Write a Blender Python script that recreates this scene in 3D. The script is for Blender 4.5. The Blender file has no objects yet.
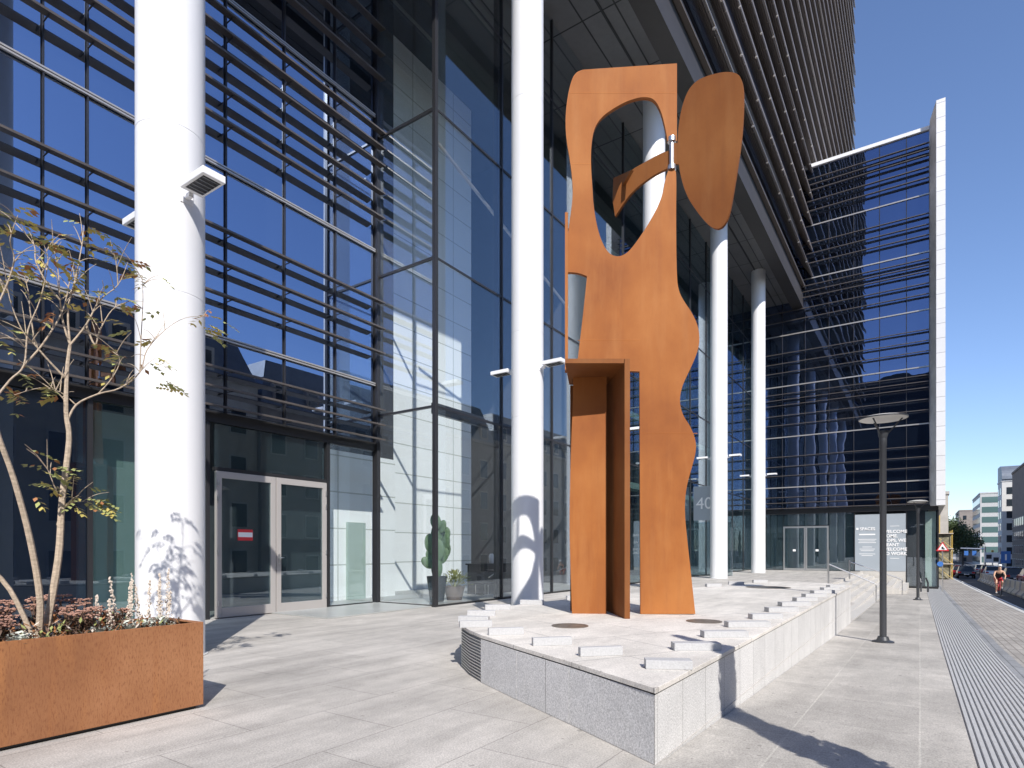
import bpy, bmesh, math, random
from mathutils import Vector, Matrix
from mathutils.geometry import tessellate_polygon
random.seed(7)
R = math.radians
# ------------------------------------------------------------------ camera, sky, sun, exposure
# world frame: x runs along the street (away), y runs across it towards the building, z up
scn = bpy.context.scene
F0, HOR, CAMZ = 600.0, 550.0, 1.55
ang = math.atan2(408, 600)
CA, SA = math.cos(ang), math.sin(ang)
cam = bpy.data.cameras.new('camera'); camo = bpy.data.objects.new('camera', cam)
scn.collection.objects.link(camo); scn.camera = camo
camo.location = (0, 0, CAMZ); camo.rotation_euler = (R(90), 0, ang - R(90))
cam.sensor_width = 36; cam.lens = 36 * F0 / 1024; cam.shift_y = (HOR - 384) / 1024
cam.clip_end = 6000; cam.clip_start = 0.05
SUN_EL = 39.3; sx, sy = -0.668, -0.744
w = bpy.data.worlds.new('World'); scn.world = w; w.use_nodes = True
nt = w.node_tree; bg = nt.nodes['Background']; sky = nt.nodes.new('ShaderNodeTexSky')
sky.sky_type = 'NISHITA'; sky.sun_disc = False; sky.sun_elevation = R(SUN_EL)
sky.sun_rotation = math.atan2(sx, sy); sky.air_density = 1.0; sky.dust_density = 0.3; sky.ozone_density = 3.0
sky.altitude = 100
tn = nt.nodes.new('ShaderNodeMix'); tn.data_type = 'RGBA'; tn.blend_type = 'MULTIPLY'; tn.inputs[0].default_value = 1; tn.inputs[7].default_value = (0.99, 1.0, 1.13, 1)
nt.links.new(sky.outputs[0], tn.inputs[6]); nt.links.new(tn.outputs[2], bg.inputs[0]); bg.inputs[1].default_value = 0.14
sl = bpy.data.lights.new('sun', 'SUN'); sl.energy = 5.0; sl.angle = R(0.5); sl.color = (1.0, 0.955, 0.89)
so = bpy.data.objects.new('sun', sl); scn.collection.objects.link(so); so.location = (-20, -20, 40)
tosun = Vector((sx * math.cos(R(SUN_EL)), sy * math.cos(R(SUN_EL)), math.sin(R(SUN_EL))))
so.rotation_euler = tosun.to_track_quat('Z', 'Y').to_euler()
scn.view_settings.view_transform = 'Standard'; scn.view_settings.look = 'None'
scn.view_settings.gamma = 1; scn.view_settings.exposure = 0.3
scn.render.resolution_x = 1024; scn.render.resolution_y = 768
scn.cycles.transparent_max_bounces = 16; scn.cycles.glossy_bounces = 5; scn.cycles.max_bounces = 8

# ------------------------------------------------------------------ geometry helpers
def cw(X, D, z):                # (right, ahead, height) of the viewpoint's frame -> world
    return Vector((D * CA + X * SA, D * SA - X * CA, z))
def pz(px, py, z):              # where a sight line meets a level plane
    D = F0 * (CAMZ - z) / (py - HOR); return cw((px - 512) / F0 * D, D, z)
def pv(px, py, v):              # ... meets a plane parallel to the street
    a = (px - 512) / F0; D = v / (SA - CA * a); return cw(a * D, D, CAMZ + (HOR - py) / F0 * D)
def uv_(px, v):  return pv(px, 500, v).x
C = scn.collection
def tag(o, label=None, cat=None, group=None, kind=None):
    if label: o['label'] = label
    if cat: o['category'] = cat
    if group: o['group'] = group
    if kind: o['kind'] = kind
    return o
def thing(name, label, cat, loc=(0, 0, 0), rz=0, group=None):
    o = bpy.data.objects.new(name, None); C.objects.link(o); o.location = loc
    o.rotation_euler = (0, 0, rz); o.empty_display_size = 0.2
    return tag(o, label, cat, group)
def copy_tree(o, parent=None):
    c = o.copy(); C.objects.link(c); c.parent = parent
    for ch in list(o.children): copy_tree(ch, c)
    return c
class MB:
    def __init__(s): s.bm = bmesh.new(); s.mi = 0
    def _f(s, vs):
        try: f = s.bm.faces.new(vs); f.material_index = s.mi; return f
        except ValueError: return None
    def poly(s, pts): return s._f([s.bm.verts.new(p) for p in pts])
    def box(s, x0, x1, y0, y1, z0, z1, M=None):
        c = [(x0, y0, z0), (x1, y0, z0), (x1, y1, z0), (x0, y1, z0), (x0, y0, z1), (x1, y0, z1), (x1, y1, z1), (x0, y1, z1)]
        if M is not None: c = [M @ Vector(p) for p in c]
        v = [s.bm.verts.new(p) for p in c]
        for q in ((3, 2, 1, 0), (4, 5, 6, 7), (0, 1, 5, 4), (1, 2, 6, 5), (2, 3, 7, 6), (3, 0, 4, 7)): s._f([v[i] for i in q])
        return s
    def prism(s, a, b):         # two matching loops of points
        va = [s.bm.verts.new(p) for p in a]; vb = [s.bm.verts.new(p) for p in b]; n = len(a)
        if n > 4:
            for t in tessellate_polygon([[Vector(p) for p in a]]): s._f([va[i] for i in t])
            for t in tessellate_polygon([[Vector(p) for p in b]]): s._f([vb[i] for i in t][::-1])
        else: s._f(va); s._f(vb[::-1])
        for i in range(n): s._f([va[(i + 1) % n], va[i], vb[i], vb[(i + 1) % n]])
        return s
    def tube(s, pts, rad, n=8, cap=True):
        if not hasattr(rad, '__len__'): rad = [rad] * len(pts)
        pts = [Vector(p) for p in pts]; rings = []; ref = None
        for i, p in enumerate(pts):
            t = (pts[min(i + 1, len(pts) - 1)] - pts[max(i - 1, 0)]).normalized()
            if ref is None: ref = Vector((1, 0, 0)) if abs(t.x) < 0.8 else Vector((0, 1, 0))
            a = t.cross(ref).normalized(); b = t.cross(a).normalized(); ref = -b if False else ref
            rings.append([s.bm.verts.new(p + rad[i] * (math.cos(2 * math.pi * k / n) * a + math.sin(2 * math.pi * k / n) * b)) for k in range(n)])
        for r0, r1 in zip(rings, rings[1:]):
            for k in range(n): s._f([r0[k], r0[(k + 1) % n], r1[(k + 1) % n], r1[k]])
        if cap: s._f(rings[0][::-1]); s._f(rings[-1])
        return s
    def lathe(s, prof, n=24, c=(0, 0, 0), cap=True):
        rings = [[s.bm.verts.new((c[0] + r * math.cos(2 * math.pi * k / n), c[1] + r * math.sin(2 * math.pi * k / n), c[2] + z)) for k in range(n)] for r, z in prof]
        for r0, r1 in zip(rings, rings[1:]):
            for k in range(n): s._f([r0[k], r0[(k + 1) % n], r1[(k + 1) % n], r1[k]])
        if cap: s._f(rings[0][::-1]); s._f(rings[-1])
        return s
    def ball(s, c, r, sc=(1, 1, 1), seg=8):
        bmesh.ops.create_uvsphere(s.bm, u_segments=seg, v_segments=max(4, seg // 2 + 1), radius=r, matrix=Matrix.Translation(c) @ Matrix.Diagonal((*sc, 1)))
        return s
    def build(s, name, mats, parent=None, smooth=False, bevel=0, loc=None):
        me = bpy.data.meshes.new(name)
        bmesh.ops.recalc_face_normals(s.bm, faces=s.bm.faces[:])
        s.bm.to_mesh(me); s.bm.free()
        for m in (mats if isinstance(mats, (list, tuple)) else [mats]): me.materials.append(m)
        o = bpy.data.objects.new(name, me); C.objects.link(o)
        if parent: o.parent = parent
        if loc: o.location = loc
        if smooth:
            me.shade_smooth()
            try: me.set_sharp_from_angle(angle=R(35))
            except Exception: pass
        if bevel:
            b = o.modifiers.new('bevel', 'BEVEL'); b.width = bevel; b.segments = 2; b.limit_method = 'ANGLE'
        return o
def smooth_loop(pts, it=2):      # points with a third value are corners to keep
    for _ in range(it):
        out = []; n = len(pts)
        for i in range(n):
            p = pts[i]
            if len(p) > 2: out.append(p); continue
            a, b = pts[i - 1], pts[(i + 1) % n]
            out.append((p[0] * .75 + a[0] * .25, p[1] * .75 + a[1] * .25)); out.append((p[0] * .75 + b[0] * .25, p[1] * .75 + b[1] * .25))
        pts = out
    return pts
def text_mesh(txt, size, mat, name, parent, M, align='LEFT', bold=0.0):
    cu = bpy.data.curves.new(name, 'FONT'); cu.body = txt; cu.size = size; cu.align_x = align; cu.extrude = 0.006; cu.offset = bold
    t = bpy.data.objects.new('tmp', cu); C.objects.link(t); bpy.context.view_layer.update()
    me = bpy.data.meshes.new_from_object(t.evaluated_get(bpy.context.evaluated_depsgraph_get()))
    me.transform(M)
    bpy.data.objects.remove(t); me.materials.clear(); me.materials.append(mat)
    o = bpy.data.objects.new(name, me); C.objects.link(o); o.parent = parent
    return o

# ------------------------------------------------------------------ materials
def mat(name, col, rough=0.6, metal=0.0, var=0.0, vscale=3.0, bump=0.0, bscale=40.0, stretch=(1, 1, 1), spec=0.5, col2=None, coat=0):
    m = bpy.data.materials.new(name); m.use_nodes = True; n = m.node_tree.nodes; l = m.node_tree.links
    p = n['Principled BSDF']; p.inputs['Base Color'].default_value = (*col, 1); p.inputs['Roughness'].default_value = rough
    p.inputs['Metallic'].default_value = metal; p.inputs['Specular IOR Level'].default_value = spec
    if coat: p.inputs['Coat Weight'].default_value = coat
    tc = n.new('ShaderNodeTexCoord'); mp = n.new('ShaderNodeMapping'); mp.inputs['Scale'].default_value = stretch
    l.new(tc.outputs['Object'], mp.inputs['Vector'])
    if var or col2:
        t = n.new('ShaderNodeTexNoise'); t.inputs['Scale'].default_value = vscale; t.inputs['Detail'].default_value = 6; t.inputs['Roughness'].default_value = 0.62
        l.new(mp.outputs[0], t.inputs['Vector'])
        r = n.new('ShaderNodeValToRGB'); r.color_ramp.elements[0].position = 0.3; r.color_ramp.elements[1].position = 0.72
        c2 = col2 if col2 else tuple(min(1, c * (1 + var)) for c in col); c1 = col if col2 else tuple(c * (1 - var) for c in col)
        r.color_ramp.elements[0].color = (*c1, 1); r.color_ramp.elements[1].color = (*c2, 1)
        l.new(t.outputs['Fac'], r.inputs['Fac']); l.new(r.outputs[0], p.inputs['Base Color'])
    if bump:
        t2 = n.new('ShaderNodeTexNoise'); t2.inputs['Scale'].default_value = bscale; t2.inputs['Detail'].default_value = 5
        l.new(tc.outputs['Object'], t2.inputs['Vector']); b = n.new('ShaderNodeBump'); b.inputs['Strength'].default_value = bump; b.inputs['Distance'].default_value = 0.02
        l.new(t2.outputs['Fac'], b.inputs['Height']); l.new(b.outputs[0], p.inputs['Normal'])
    return m
def slabs(name, col, bw, bh, mortar=0.008, var=0.12, rot=0, mcol=None, offset=0.5, speck=0.25, streak=0.0, rough=0.75, dirt=0.25, axis=None):
    """stone slabs with thin joints, speckled grain and worn patches"""
    m = bpy.data.materials.new(name); m.use_nodes = True; n = m.node_tree.nodes; l = m.node_tree.links
    p = n['Principled BSDF']; p.inputs['Roughness'].default_value = rough
    tc = n.new('ShaderNodeTexCoord'); mp = n.new('ShaderNodeMapping')
    if axis == 'XZ': mp.inputs['Rotation'].default_value = (R(90), 0, 0)
    elif axis == 'YZ': mp.inputs['Rotation'].default_value = (R(90), 0, R(90))
    else: mp.inputs['Rotation'].default_value = (0, 0, rot)
    l.new(tc.outputs['Object'], mp.inputs['Vector'])
    if axis == 'YZ':
        sp = n.new('ShaderNodeSeparateXYZ'); cb = n.new('ShaderNodeCombineXYZ'); l.new(tc.outputs['Object'], sp.inputs[0])
        l.new(sp.outputs['Y'], cb.inputs['X']); l.new(sp.outputs['Z'], cb.inputs['Y']); vec = cb.outputs[0]
    elif axis == 'XZ':
        sp = n.new('ShaderNodeSeparateXYZ'); cb = n.new('ShaderNodeCombineXYZ'); l.new(tc.outputs['Object'], sp.inputs[0])
        az = n.new('ShaderNodeMath'); az.inputs[1].default_value = 1.3 if bh >= 3 else 0; l.new(sp.outputs['Z'], az.inputs[0]); l.new(sp.outputs['X'], cb.inputs['X']); l.new(az.outputs[0], cb.inputs['Y']); vec = cb.outputs[0]
    else: vec = mp.outputs[0]
    b = n.new('ShaderNodeTexBrick'); b.offset = offset; b.inputs['Scale'].default_value = 1; b.inputs['Brick Width'].default_value = bw; b.inputs['Row Height'].default_value = bh
    b.inputs['Mortar Size'].default_value = mortar; b.inputs['Mortar Smooth'].default_value = 0.1; b.inputs['Bias'].default_value = 0
    b.inputs['Color1'].default_value = (*[c * (1 - var) for c in col], 1); b.inputs['Color2'].default_value = (*[min(1, c * (1 + var)) for c in col], 1)
    b.inputs['Mortar'].default_value = (*(mcol or [c * 0.45 for c in col]), 1)
    l.new(vec, b.inputs['Vector'])
    def noise(s, d, rgh=0.6):
        t = n.new('ShaderNodeTexNoise'); t.inputs['Scale'].default_value = s; t.inputs['Detail'].default_value = d; t.inputs['Roughness'].default_value = rgh
        l.new(tc.outputs['Object'], t.inputs['Vector']); return t
    def mul(a, src, lo, hi, p0=0.3, p1=0.7):
        r = n.new('ShaderNodeMapRange'); r.inputs[1].default_value = p0; r.inputs[2].default_value = p1; r.inputs[3].default_value = lo; r.inputs[4].default_value = hi
        l.new(src, r.inputs[0]); x = n.new('ShaderNodeVectorMath'); x.operation = 'SCALE'; l.new(a, x.inputs[0]); l.new(r.outputs[0], x.inputs['Scale']); return x.outputs[0]
    c = b.outputs['Color']
    c = mul(c, noise(70, 3, 0.8).outputs['Fac'], 1 - speck, 1 + speck, 0.35, 0.65)
    c = mul(c, noise(0.55, 5, 0.65).outputs['Fac'], 1 - dirt, 1 + dirt * 0.6)
    c = mul(c, noise(5.5, 6, 0.7).outputs['Fac'], 1 - dirt * 0.6, 1 + dirt * 0.3)
    if streak:
        st = noise(1, 5, 0.6); mm = n.new('ShaderNodeMapping'); mm.inputs['Scale'].default_value = (0.5, 2.6, 1); mm.inputs['Rotation'].default_value = (0, 0, R(10))
        l.new(tc.outputs['Object'], mm.inputs['Vector']); l.new(mm.outputs[0], st.inputs['Vector']); c = mul(c, st.outputs['Fac'], 1 - streak, 1 + streak * 0.5, 0.35, 0.6)
    if dirt >= .16: c = mul(c, noise(11, 2, 0.5).outputs['Fac'], 1, .62, .69, .74)
    l.new(c, p.inputs['Base Color'])
    bp = n.new('ShaderNodeBump'); bp.inputs['Strength'].default_value = 0.35; bp.inputs['Distance'].default_value = 0.006; bp.invert = True
    l.new(b.outputs['Fac'], bp.inputs['Height']); l.new(bp.outputs[0], p.inputs['Normal'])
    return m
def glass(name, tint, refl, base, rcol=(1, 1, 1), wav=0.0, power=5.0):
    """coated architectural glass: see-through share 'tint', mirror share rising from 'refl' at normal view"""
    m = bpy.data.materials.new(name); m.use_nodes = True; n = m.node_tree.nodes; l = m.node_tree.links
    n.remove(n['Principled BSDF']); out = n['Material Output']
    tr = n.new('ShaderNodeBsdfTransparent'); tr.inputs[0].default_value = (*tint, 1)
    df = n.new('ShaderNodeBsdfDiffuse'); df.inputs[0].default_value = (*base, 1)
    ad = n.new('ShaderNodeAddShader'); l.new(tr.outputs[0], ad.inputs[0]); l.new(df.outputs[0], ad.inputs[1])
    gl = n.new('ShaderNodeBsdfGlossy'); gl.inputs['Roughness'].default_value = 0.0; gl.inputs['Color'].default_value = (*rcol, 1)
    lw = n.new('ShaderNodeLayerWeight'); lw.inputs[0].default_value = 0.5
    pw = n.new('ShaderNodeMath'); pw.operation = 'POWER'; pw.inputs[1].default_value = power; l.new(lw.outputs['Facing'], pw.inputs[0])
    mr = n.new('ShaderNodeMapRange'); mr.inputs[3].default_value = refl; mr.inputs[4].default_value = 0.95; l.new(pw.outputs[0], mr.inputs[0])
    mx = n.new('ShaderNodeMixShader'); l.new(mr.outputs[0], mx.inputs[0]); l.new(ad.outputs[0], mx.inputs[1]); l.new(gl.outputs[0], mx.inputs[2])
    l.new(mx.outputs[0], out.inputs[0])
    if wav:
        tc = n.new('ShaderNodeTexCoord'); t = n.new('ShaderNodeTexNoise'); t.inputs['Scale'].default_value = 0.55; t.inputs['Detail'].default_value = 1.5
        l.new(tc.outputs['Object'], t.inputs['Vector']); b = n.new('ShaderNodeBump'); b.inputs['Strength'].default_value = wav; b.inputs['Distance'].default_value = 0.03
        l.new(t.outputs['Fac'], b.inputs['Height']); l.new(b.outputs[0], gl.inputs['Normal'])
    return m
def corten(name, k=1.0, tan=False):
    m = bpy.data.materials.new(name); m.use_nodes = True; n = m.node_tree.nodes; l = m.node_tree.links
    p = n['Principled BSDF']; p.inputs['Roughness'].default_value = 0.72; p.inputs['Specular IOR Level'].default_value = 0.3
    tc = n.new('ShaderNodeTexCoord')
    def noise(s, d, st=(1, 1, 1), rg=0.6):
        mp = n.new('ShaderNodeMapping'); mp.inputs['Scale'].default_value = st; l.new(tc.outputs['Object'], mp.inputs[0])
        t = n.new('ShaderNodeTexNoise'); t.inputs['Scale'].default_value = s; t.inputs['Detail'].default_value = d; t.inputs['Roughness'].default_value = rg
        l.new(mp.outputs[0], t.inputs['Vector']); return t.outputs['Fac']
    r = n.new('ShaderNodeValToRGB'); e = r.color_ramp.elements
    e[0].position = 0.34; e[0].color = (0.25 * k, 0.075 * k, 0.016 * k, 1); e[1].position = 0.66; e[1].color = (0.41 * k, 0.155 * k, 0.040 * k, 1)
    x = e.new(0.5); x.color = (0.335 * k, 0.112 * k, 0.024 * k, 1)
    if tan: e[0].color = (.19, .078, .034, 1); e[1].color = (.27, .118, .052, 1); e[2].color = (.35, .165, .078, 1)
    l.new(noise(0.55, 6, (1.2, 1.2, 0.9), 0.55), r.inputs[0])
    def mix(a, b, fac, lo, hi, s=1.0):
        mr = n.new('ShaderNodeMapRange'); mr.inputs[1].default_value = lo; mr.inputs[2].default_value = hi; mr.inputs[4].default_value = s; l.new(fac, mr.inputs[0])
        q = n.new('ShaderNodeMix'); q.data_type = 'RGBA'; l.new(mr.outputs[0], q.inputs[0]); l.new(a, q.inputs[6]); q.inputs[7].default_value = (*b, 1); return q.outputs[2]
    c = mix(r.outputs[0], (0.20 * k, 0.065 * k, 0.024 * k), noise(1, 6, (7, 7, 0.35), 0.6), 0.5, 0.75, 0.3)   # run-off streaks
    c = mix(c, (0.43 * k, 0.185 * k, 0.060 * k), noise(1, 4, (3.5, 3.5, 0.5), 0.6), 0.52, 0.75, 0.45)
    c = mix(c, (0.15 * k, 0.05 * k, 0.022 * k), noise(95 if tan else 38, 4, (1, 1, 0.22 if tan else 0.35), 0.7), 0.50 if tan else 0.55, 0.66 if tan else 0.72, 0.75 if tan else 0.14)              # pitting
    l.new(c, p.inputs['Base Color'])
    b = n.new('ShaderNodeBump'); b.inputs['Strength'].default_value = 0.25; b.inputs['Distance'].default_value = 0.004
    l.new(noise(90, 4), b.inputs['Height']); l.new(b.outputs[0], p.inputs['Normal'])
    return m
M = {}
M['corten'] = corten('weathering_steel', 0.92); M['corten_seam'] = corten('weathering_steel_seam', 1.12); M['corten_tan'] = corten('weathering_steel_tan', 1.0, True); M['corten_shaded'] = corten('weathering_steel_shaded', 0.6)  # darkest copy has shade put into its colour, for box plates, paddle, arm
M['white'] = mat('white_paint', (0.735, 0.735, 0.745), 0.42, var=0.05, vscale=0.9, stretch=(1, 1, .25), bump=0.03, bscale=3)
M['plaza'] = slabs('plaza_granite', (0.445, 0.418, 0.385), 1.5, 0.95, 0.006, 0.05, rot=0, speck=0.3, streak=0.17, dirt=0.2, mcol=(0.29, 0.27, 0.25))
M['side'] = slabs('pavement_granite', (0.425, 0.40, 0.365), 1.4, 0.95, 0.008, 0.09, speck=0.3, dirt=0.25, mcol=(0.50, 0.475, 0.43), streak=0.1)
M['band'] = slabs('grey_slab', (0.27, 0.275, 0.285), 0.9, 0.4, 0.008, 0.1, speck=0.25)
M['cobble'] = slabs('paver_brick', (0.37, 0.345, 0.315), 0.24, 0.14, 0.012, 0.16, speck=0.2, mcol=(0.22, 0.20, 0.18))
M['plinth'] = slabs('plinth_granite', (0.60, 0.59, 0.58), 0.62, 4.0, 0.006, 0.05, offset=0, speck=0.34, dirt=0.14, axis='XZ', mcol=(0.32, 0.31, 0.3))
M['plinth_y'] = slabs('plinth_granite_side', (0.64, 0.63, 0.62), 1.36, 3.0, 0.006, 0.05, offset=0, speck=0.34, dirt=0.14, axis='YZ', mcol=(0.32, 0.31, 0.3))
M['cap'] = slabs('plinth_cap_stone', (0.66, 0.625, 0.575), 1.3, 1.1, 0.006, 0.05, rot=R(28), speck=0.2, dirt=0.2, streak=0.12, mcol=(0.33, 0.31, 0.29))
M['block'] = mat('light_granite', (0.43, 0.43, 0.435), 0.7, var=0.14, vscale=60)
M['step'] = mat('step_granite', (0.5, 0.48, 0.45), 0.75, var=0.14, vscale=20)
M['kerb'] = mat('kerb_granite', (0.5, 0.5, 0.49), 0.75, var=0.12, vscale=9)
M['asphalt'] = mat('asphalt', (0.055, 0.056, 0.06), 0.85, var=0.2, vscale=2.5, bump=0.4, bscale=120)
M['ground'] = mat('far_ground', (0.16, 0.155, 0.15), 0.9, var=0.2, vscale=0.2)
M['paint'] = mat('road_paint', (0.75, 0.75, 0.73), 0.7, var=0.15, vscale=20)
M['rib'] = mat('ribbed_stone', (0.43, 0.43, 0.43), 0.7, var=0.1, vscale=14)
M['groove'] = mat('ribbed_stone_groove', (0.22, 0.22, 0.225), 0.9, var=0.2, vscale=14)
M['bronze'] = mat('bronze_anodised_metal', (0.115, 0.095, 0.083), 0.36, 0.75, var=0.15, vscale=2)
M['bronze_edge'] = mat('louvre_blade', (0.14, 0.12, 0.108), 0.38, 0.55, var=0.15, vscale=2)
M['warm'] = mat('warm_lamp', (1, .8, .5)); M['warm'].node_tree.nodes['Principled BSDF'].inputs['Emission Color'].default_value = (1, .72, .4, 1); M['warm'].node_tree.nodes['Principled BSDF'].inputs['Emission Strength'].default_value = 6
M['towerlou'] = mat('tower_louvre_metal', (0.20, 0.175, 0.16), 0.45, 0.2, var=0.28, vscale=1.0, stretch=(0.06, 9, 9))
M['black'] = mat('black_frame', (0.018, 0.018, 0.02), 0.4)
M['frame'] = mat('dark_grey_frame', (0.045, 0.045, 0.05), 0.35, 0.5)
M['transom'] = mat('pale_metal_transom', (0.50, 0.47, 0.44), 0.35, 0.6)
M['doorframe'] = mat('beige_metal_door', (0.47, 0.44, 0.42), 0.4, 0.35)
M['steel'] = mat('brushed_steel', (0.6, 0.6, 0.6), 0.3, 0.9)
M['soffit'] = slabs('soffit_metal_panels', (0.15, 0.148, 0.15), 3.2, 1.25, 0.03, 0.08, offset=0, speck=0.03, dirt=0.15, rough=0.38, mcol=(0.012, 0.012, 0.012))
M['fascia'] = mat('dark_fascia_metal', (0.042, 0.038, 0.036), 0.55, 0.0, var=0.1, vscale=1)
M['lamppost'] = mat('lamp_post_paint', (0.055, 0.058, 0.065), 0.45, 0.3)
M['lampdisc'] = mat('lamp_disc_paint', (0.62, 0.60, 0.57), 0.5)
M['glass_blue'] = glass('blue_coated_glass', (0.25, 0.3, 0.35), 0.52, (0.005, 0.007, 0.01), (0.58, 0.71, 0.96), wav=0.02)
M['glass_wing'] = glass('wing_coated_glass', (0.30, 0.34, 0.38), 0.24, (0.003, 0.005, 0.009), (0.50, 0.63, 1.0), wav=0.25, power=4.0)
M['glass_clear'] = glass('clear_lobby_glass', (0.985, 0.995, 0.995), 0.12, (0.001, 0.002, 0.002), (0.8, 0.9, 1.0), wav=0.012)
M['glass_navy'] = glass('navy_ground_glass', (0.35, 0.40, 0.46), 0.12, (0.003, 0.005, 0.010), (0.75, 0.87, 1.0), wav=0.012)
M['glass_dark'] = glass('ground_floor_glass', (0.72, 0.78, 0.78), 0.14, (0.006, 0.010, 0.012), (0.8, 0.9, 1.0), wav=0.012)
M['inner_wall'] = slabs('interior_white_panels', (0.84, 0.89, 0.90), 2.4, 1.1, 0.02, 0.02, offset=0, speck=0.02, dirt=0.03, axis='XZ', mcol=(0.45, 0.5, 0.48), rough=0.5)
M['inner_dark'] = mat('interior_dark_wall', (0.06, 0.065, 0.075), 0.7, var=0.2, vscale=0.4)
M['inner_floor'] = mat('interior_floor', (0.35, 0.36, 0.35), 0.35, var=0.1, vscale=1)
M['inner_green'] = mat('interior_green_panel', (0.35, 0.45, 0.41), 0.6, var=0.05, vscale=1)
M['bark'] = mat('pale_bark', (0.40, 0.32, 0.24), 0.85, var=0.3, vscale=14, stretch=(1, 1, 4), bump=0.4, bscale=60)
M['twig'] = mat('twig_bark', (0.36, 0.27, 0.20), 0.85, var=0.3, vscale=20)
M['leaf_g'] = mat('leaf_green', (0.27, 0.29, 0.10), 0.6, var=0.35, vscale=3)
M['leaf_y'] = mat('leaf_yellow', (0.40, 0.33, 0.09), 0.6, var=0.3, vscale=3)
M['leaf_b'] = mat('leaf_brown', (0.30, 0.13, 0.05), 0.7, var=0.3, vscale=5)
M['silver'] = mat('silver_leaf', (0.55, 0.58, 0.52), 0.8, var=0.2, vscale=9)
M['sedum'] = mat('dried_pink_flower', (0.36, 0.20, 0.15), 0.85, var=0.35, vscale=25)
M['sedleaf'] = mat('dull_red_leaf', (0.13, 0.075, 0.05), 0.8, var=0.4, vscale=12)
M['straw'] = mat('dry_straw_flower', (0.60, 0.52, 0.44), 0.9, var=0.25, vscale=30)
M['soil'] = mat('potting_soil', (0.06, 0.045, 0.035), 0.95, var=0.3, vscale=30)
M['cactus'] = mat('cactus_green', (0.10, 0.17, 0.09), 0.6, var=0.25, vscale=5)
M['potgrey'] = mat('charcoal_pot', (0.05, 0.055, 0.06), 0.5); M['potbrown'] = mat('brown_pot', (0.16, 0.13, 0.115), 0.7)
M['red'] = mat('red_sign_paint', (0.62, 0.03, 0.04), 0.5); M['blue'] = mat('blue_sign_paint', (0.05, 0.17, 0.50), 0.5)
M['signwhite'] = mat('white_sign_paint', (0.82, 0.82, 0.82), 0.5); M['yellow'] = mat('yellow_paint', (0.55, 0.38, 0.10), 0.5)
M['poster'] = mat('grey_poster_film', (0.33, 0.37, 0.41), 0.5, var=0.05, vscale=1)
M['rubber'] = mat('tyre_rubber', (0.02, 0.02, 0.02), 0.85); M['carglass'] = mat('car_glass', (0.02, 0.025, 0.03), 0.08)
M['taillight'] = mat('tail_light_plastic', (0.5, 0.02, 0.02), 0.3); M['headlight'] = mat('headlight_glass', (0.7, 0.7, 0.7), 0.15)
M['skin'] = mat('skin', (0.55, 0.33, 0.23), 0.6); M['cloth_dark'] = mat('black_sports_fabric', (0.02, 0.02, 0.025), 0.8)
M['concrete'] = mat('concrete', (0.48, 0.47, 0.45), 0.85, var=0.15, vscale=3)
M['stone_w'] = mat('pale_limestone', (0.50, 0.46, 0.40), 0.85, var=0.15, vscale=0.8); M['brown_stone'] = mat('brown_stone', (0.20, 0.15, 0.12), 0.85, var=.15, vscale=.8); M['stone_b'] = mat('grey_limestone', (0.30, 0.26, 0.23), 0.85, var=0.15, vscale=0.8)
M['zinc'] = mat('zinc_roof', (0.17, 0.19, 0.22), 0.5, 0.3, var=0.15, vscale=1); M['winglass'] = mat('dark_window_glass', (0.03, 0.04, 0.05), 0.06)
M['greenglass'] = mat('green_window_glass', (0.09, 0.15, 0.14), 0.1); M['brickred'] = mat('rose_render', (0.50, 0.36, 0.31), 0.9, var=0.1, vscale=1)
M['treegreen'] = mat('street_tree_foliage', (0.055, 0.085, 0.03), 0.8, var=0.5, vscale=0.8); M['darkbark'] = mat('dark_bark', (0.09, 0.07, 0.055), 0.9)
M['cutcap'] = mat('drain_metal', (0.20, 0.17, 0.14), 0.5, 0.5, var=0.3, vscale=10)
M['ribbon'] = mat('tube_light_housing', (0.75, 0.75, 0.76), 0.4)

# ------------------------------------------------------------------ street profile and ground
def zs(u):
    P = [(-2000, 0), (4.15, 0), (15, -0.37), (34, -0.80), (53, -1.15), (100, -1.9), (300, -4.0), (3000, -4.0)]
    for (a, za), (b, zb) in zip(P, P[1:]):
        if u <= b: return za + (zb - za) * (u - a) / (b - a)
    return -4.0
US = [-1500, -60, -10, 4.15, 7, 10, 15, 20, 27, 34, 43, 53, 75, 100, 160, 220, 300, 600, 3000]
def sheet(name, v0, v1, dz, m, u0=-1500, u1=3000, thick=0.0, kind='structure'):
    b = MB(); us = [u0] + [u for u in US if u0 < u < u1] + [u1]
    for a, c in zip(us, us[1:]):
        za, zc = zs(a) + dz, zs(c) + dz
        b.poly([(a, v0, za), (c, v0, zc), (c, v1, zc), (a, v1, za)])
        if thick:
            b.poly([(a, v0, za - thick), (c, v0, zc - thick), (c, v0, zc), (a, v0, za)]); b.poly([(a, v1, za - thick), (c, v1, zc - thick), (c, v1, zc), (a, v1, za)])
    o = b.build(name, m); return tag(o, kind=kind)
sheet('ground', -2500, 2500, -0.20, M['ground'])
KERB = -3.15
sheet('pavement', -0.35, 1.57, 0.0, M['side'], -60, 400, 0.15)
sheet('paving_band', -1.33, -1.13, 0.0, M['band'], -60, 140, 0.15)
sheet('cobble_path', KERB + 0.18, -1.332, -0.002, M['cobble'], -60, 400, 0.15)
sheet('kerb', KERB, KERB + 0.178, 0.004, M['kerb'], -60, 400, 0.16)
sheet('road', -17.2, KERB - 0.002, -0.13, M['asphalt'], -200, 800)
sheet('far_kerb', -17.4, -17.202, 0.0, M['kerb'], -200, 600, 0.16)
sheet('far_pavement', -24, -17.402, 0.0, M['side'], -200, 600, 0.15)
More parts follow.
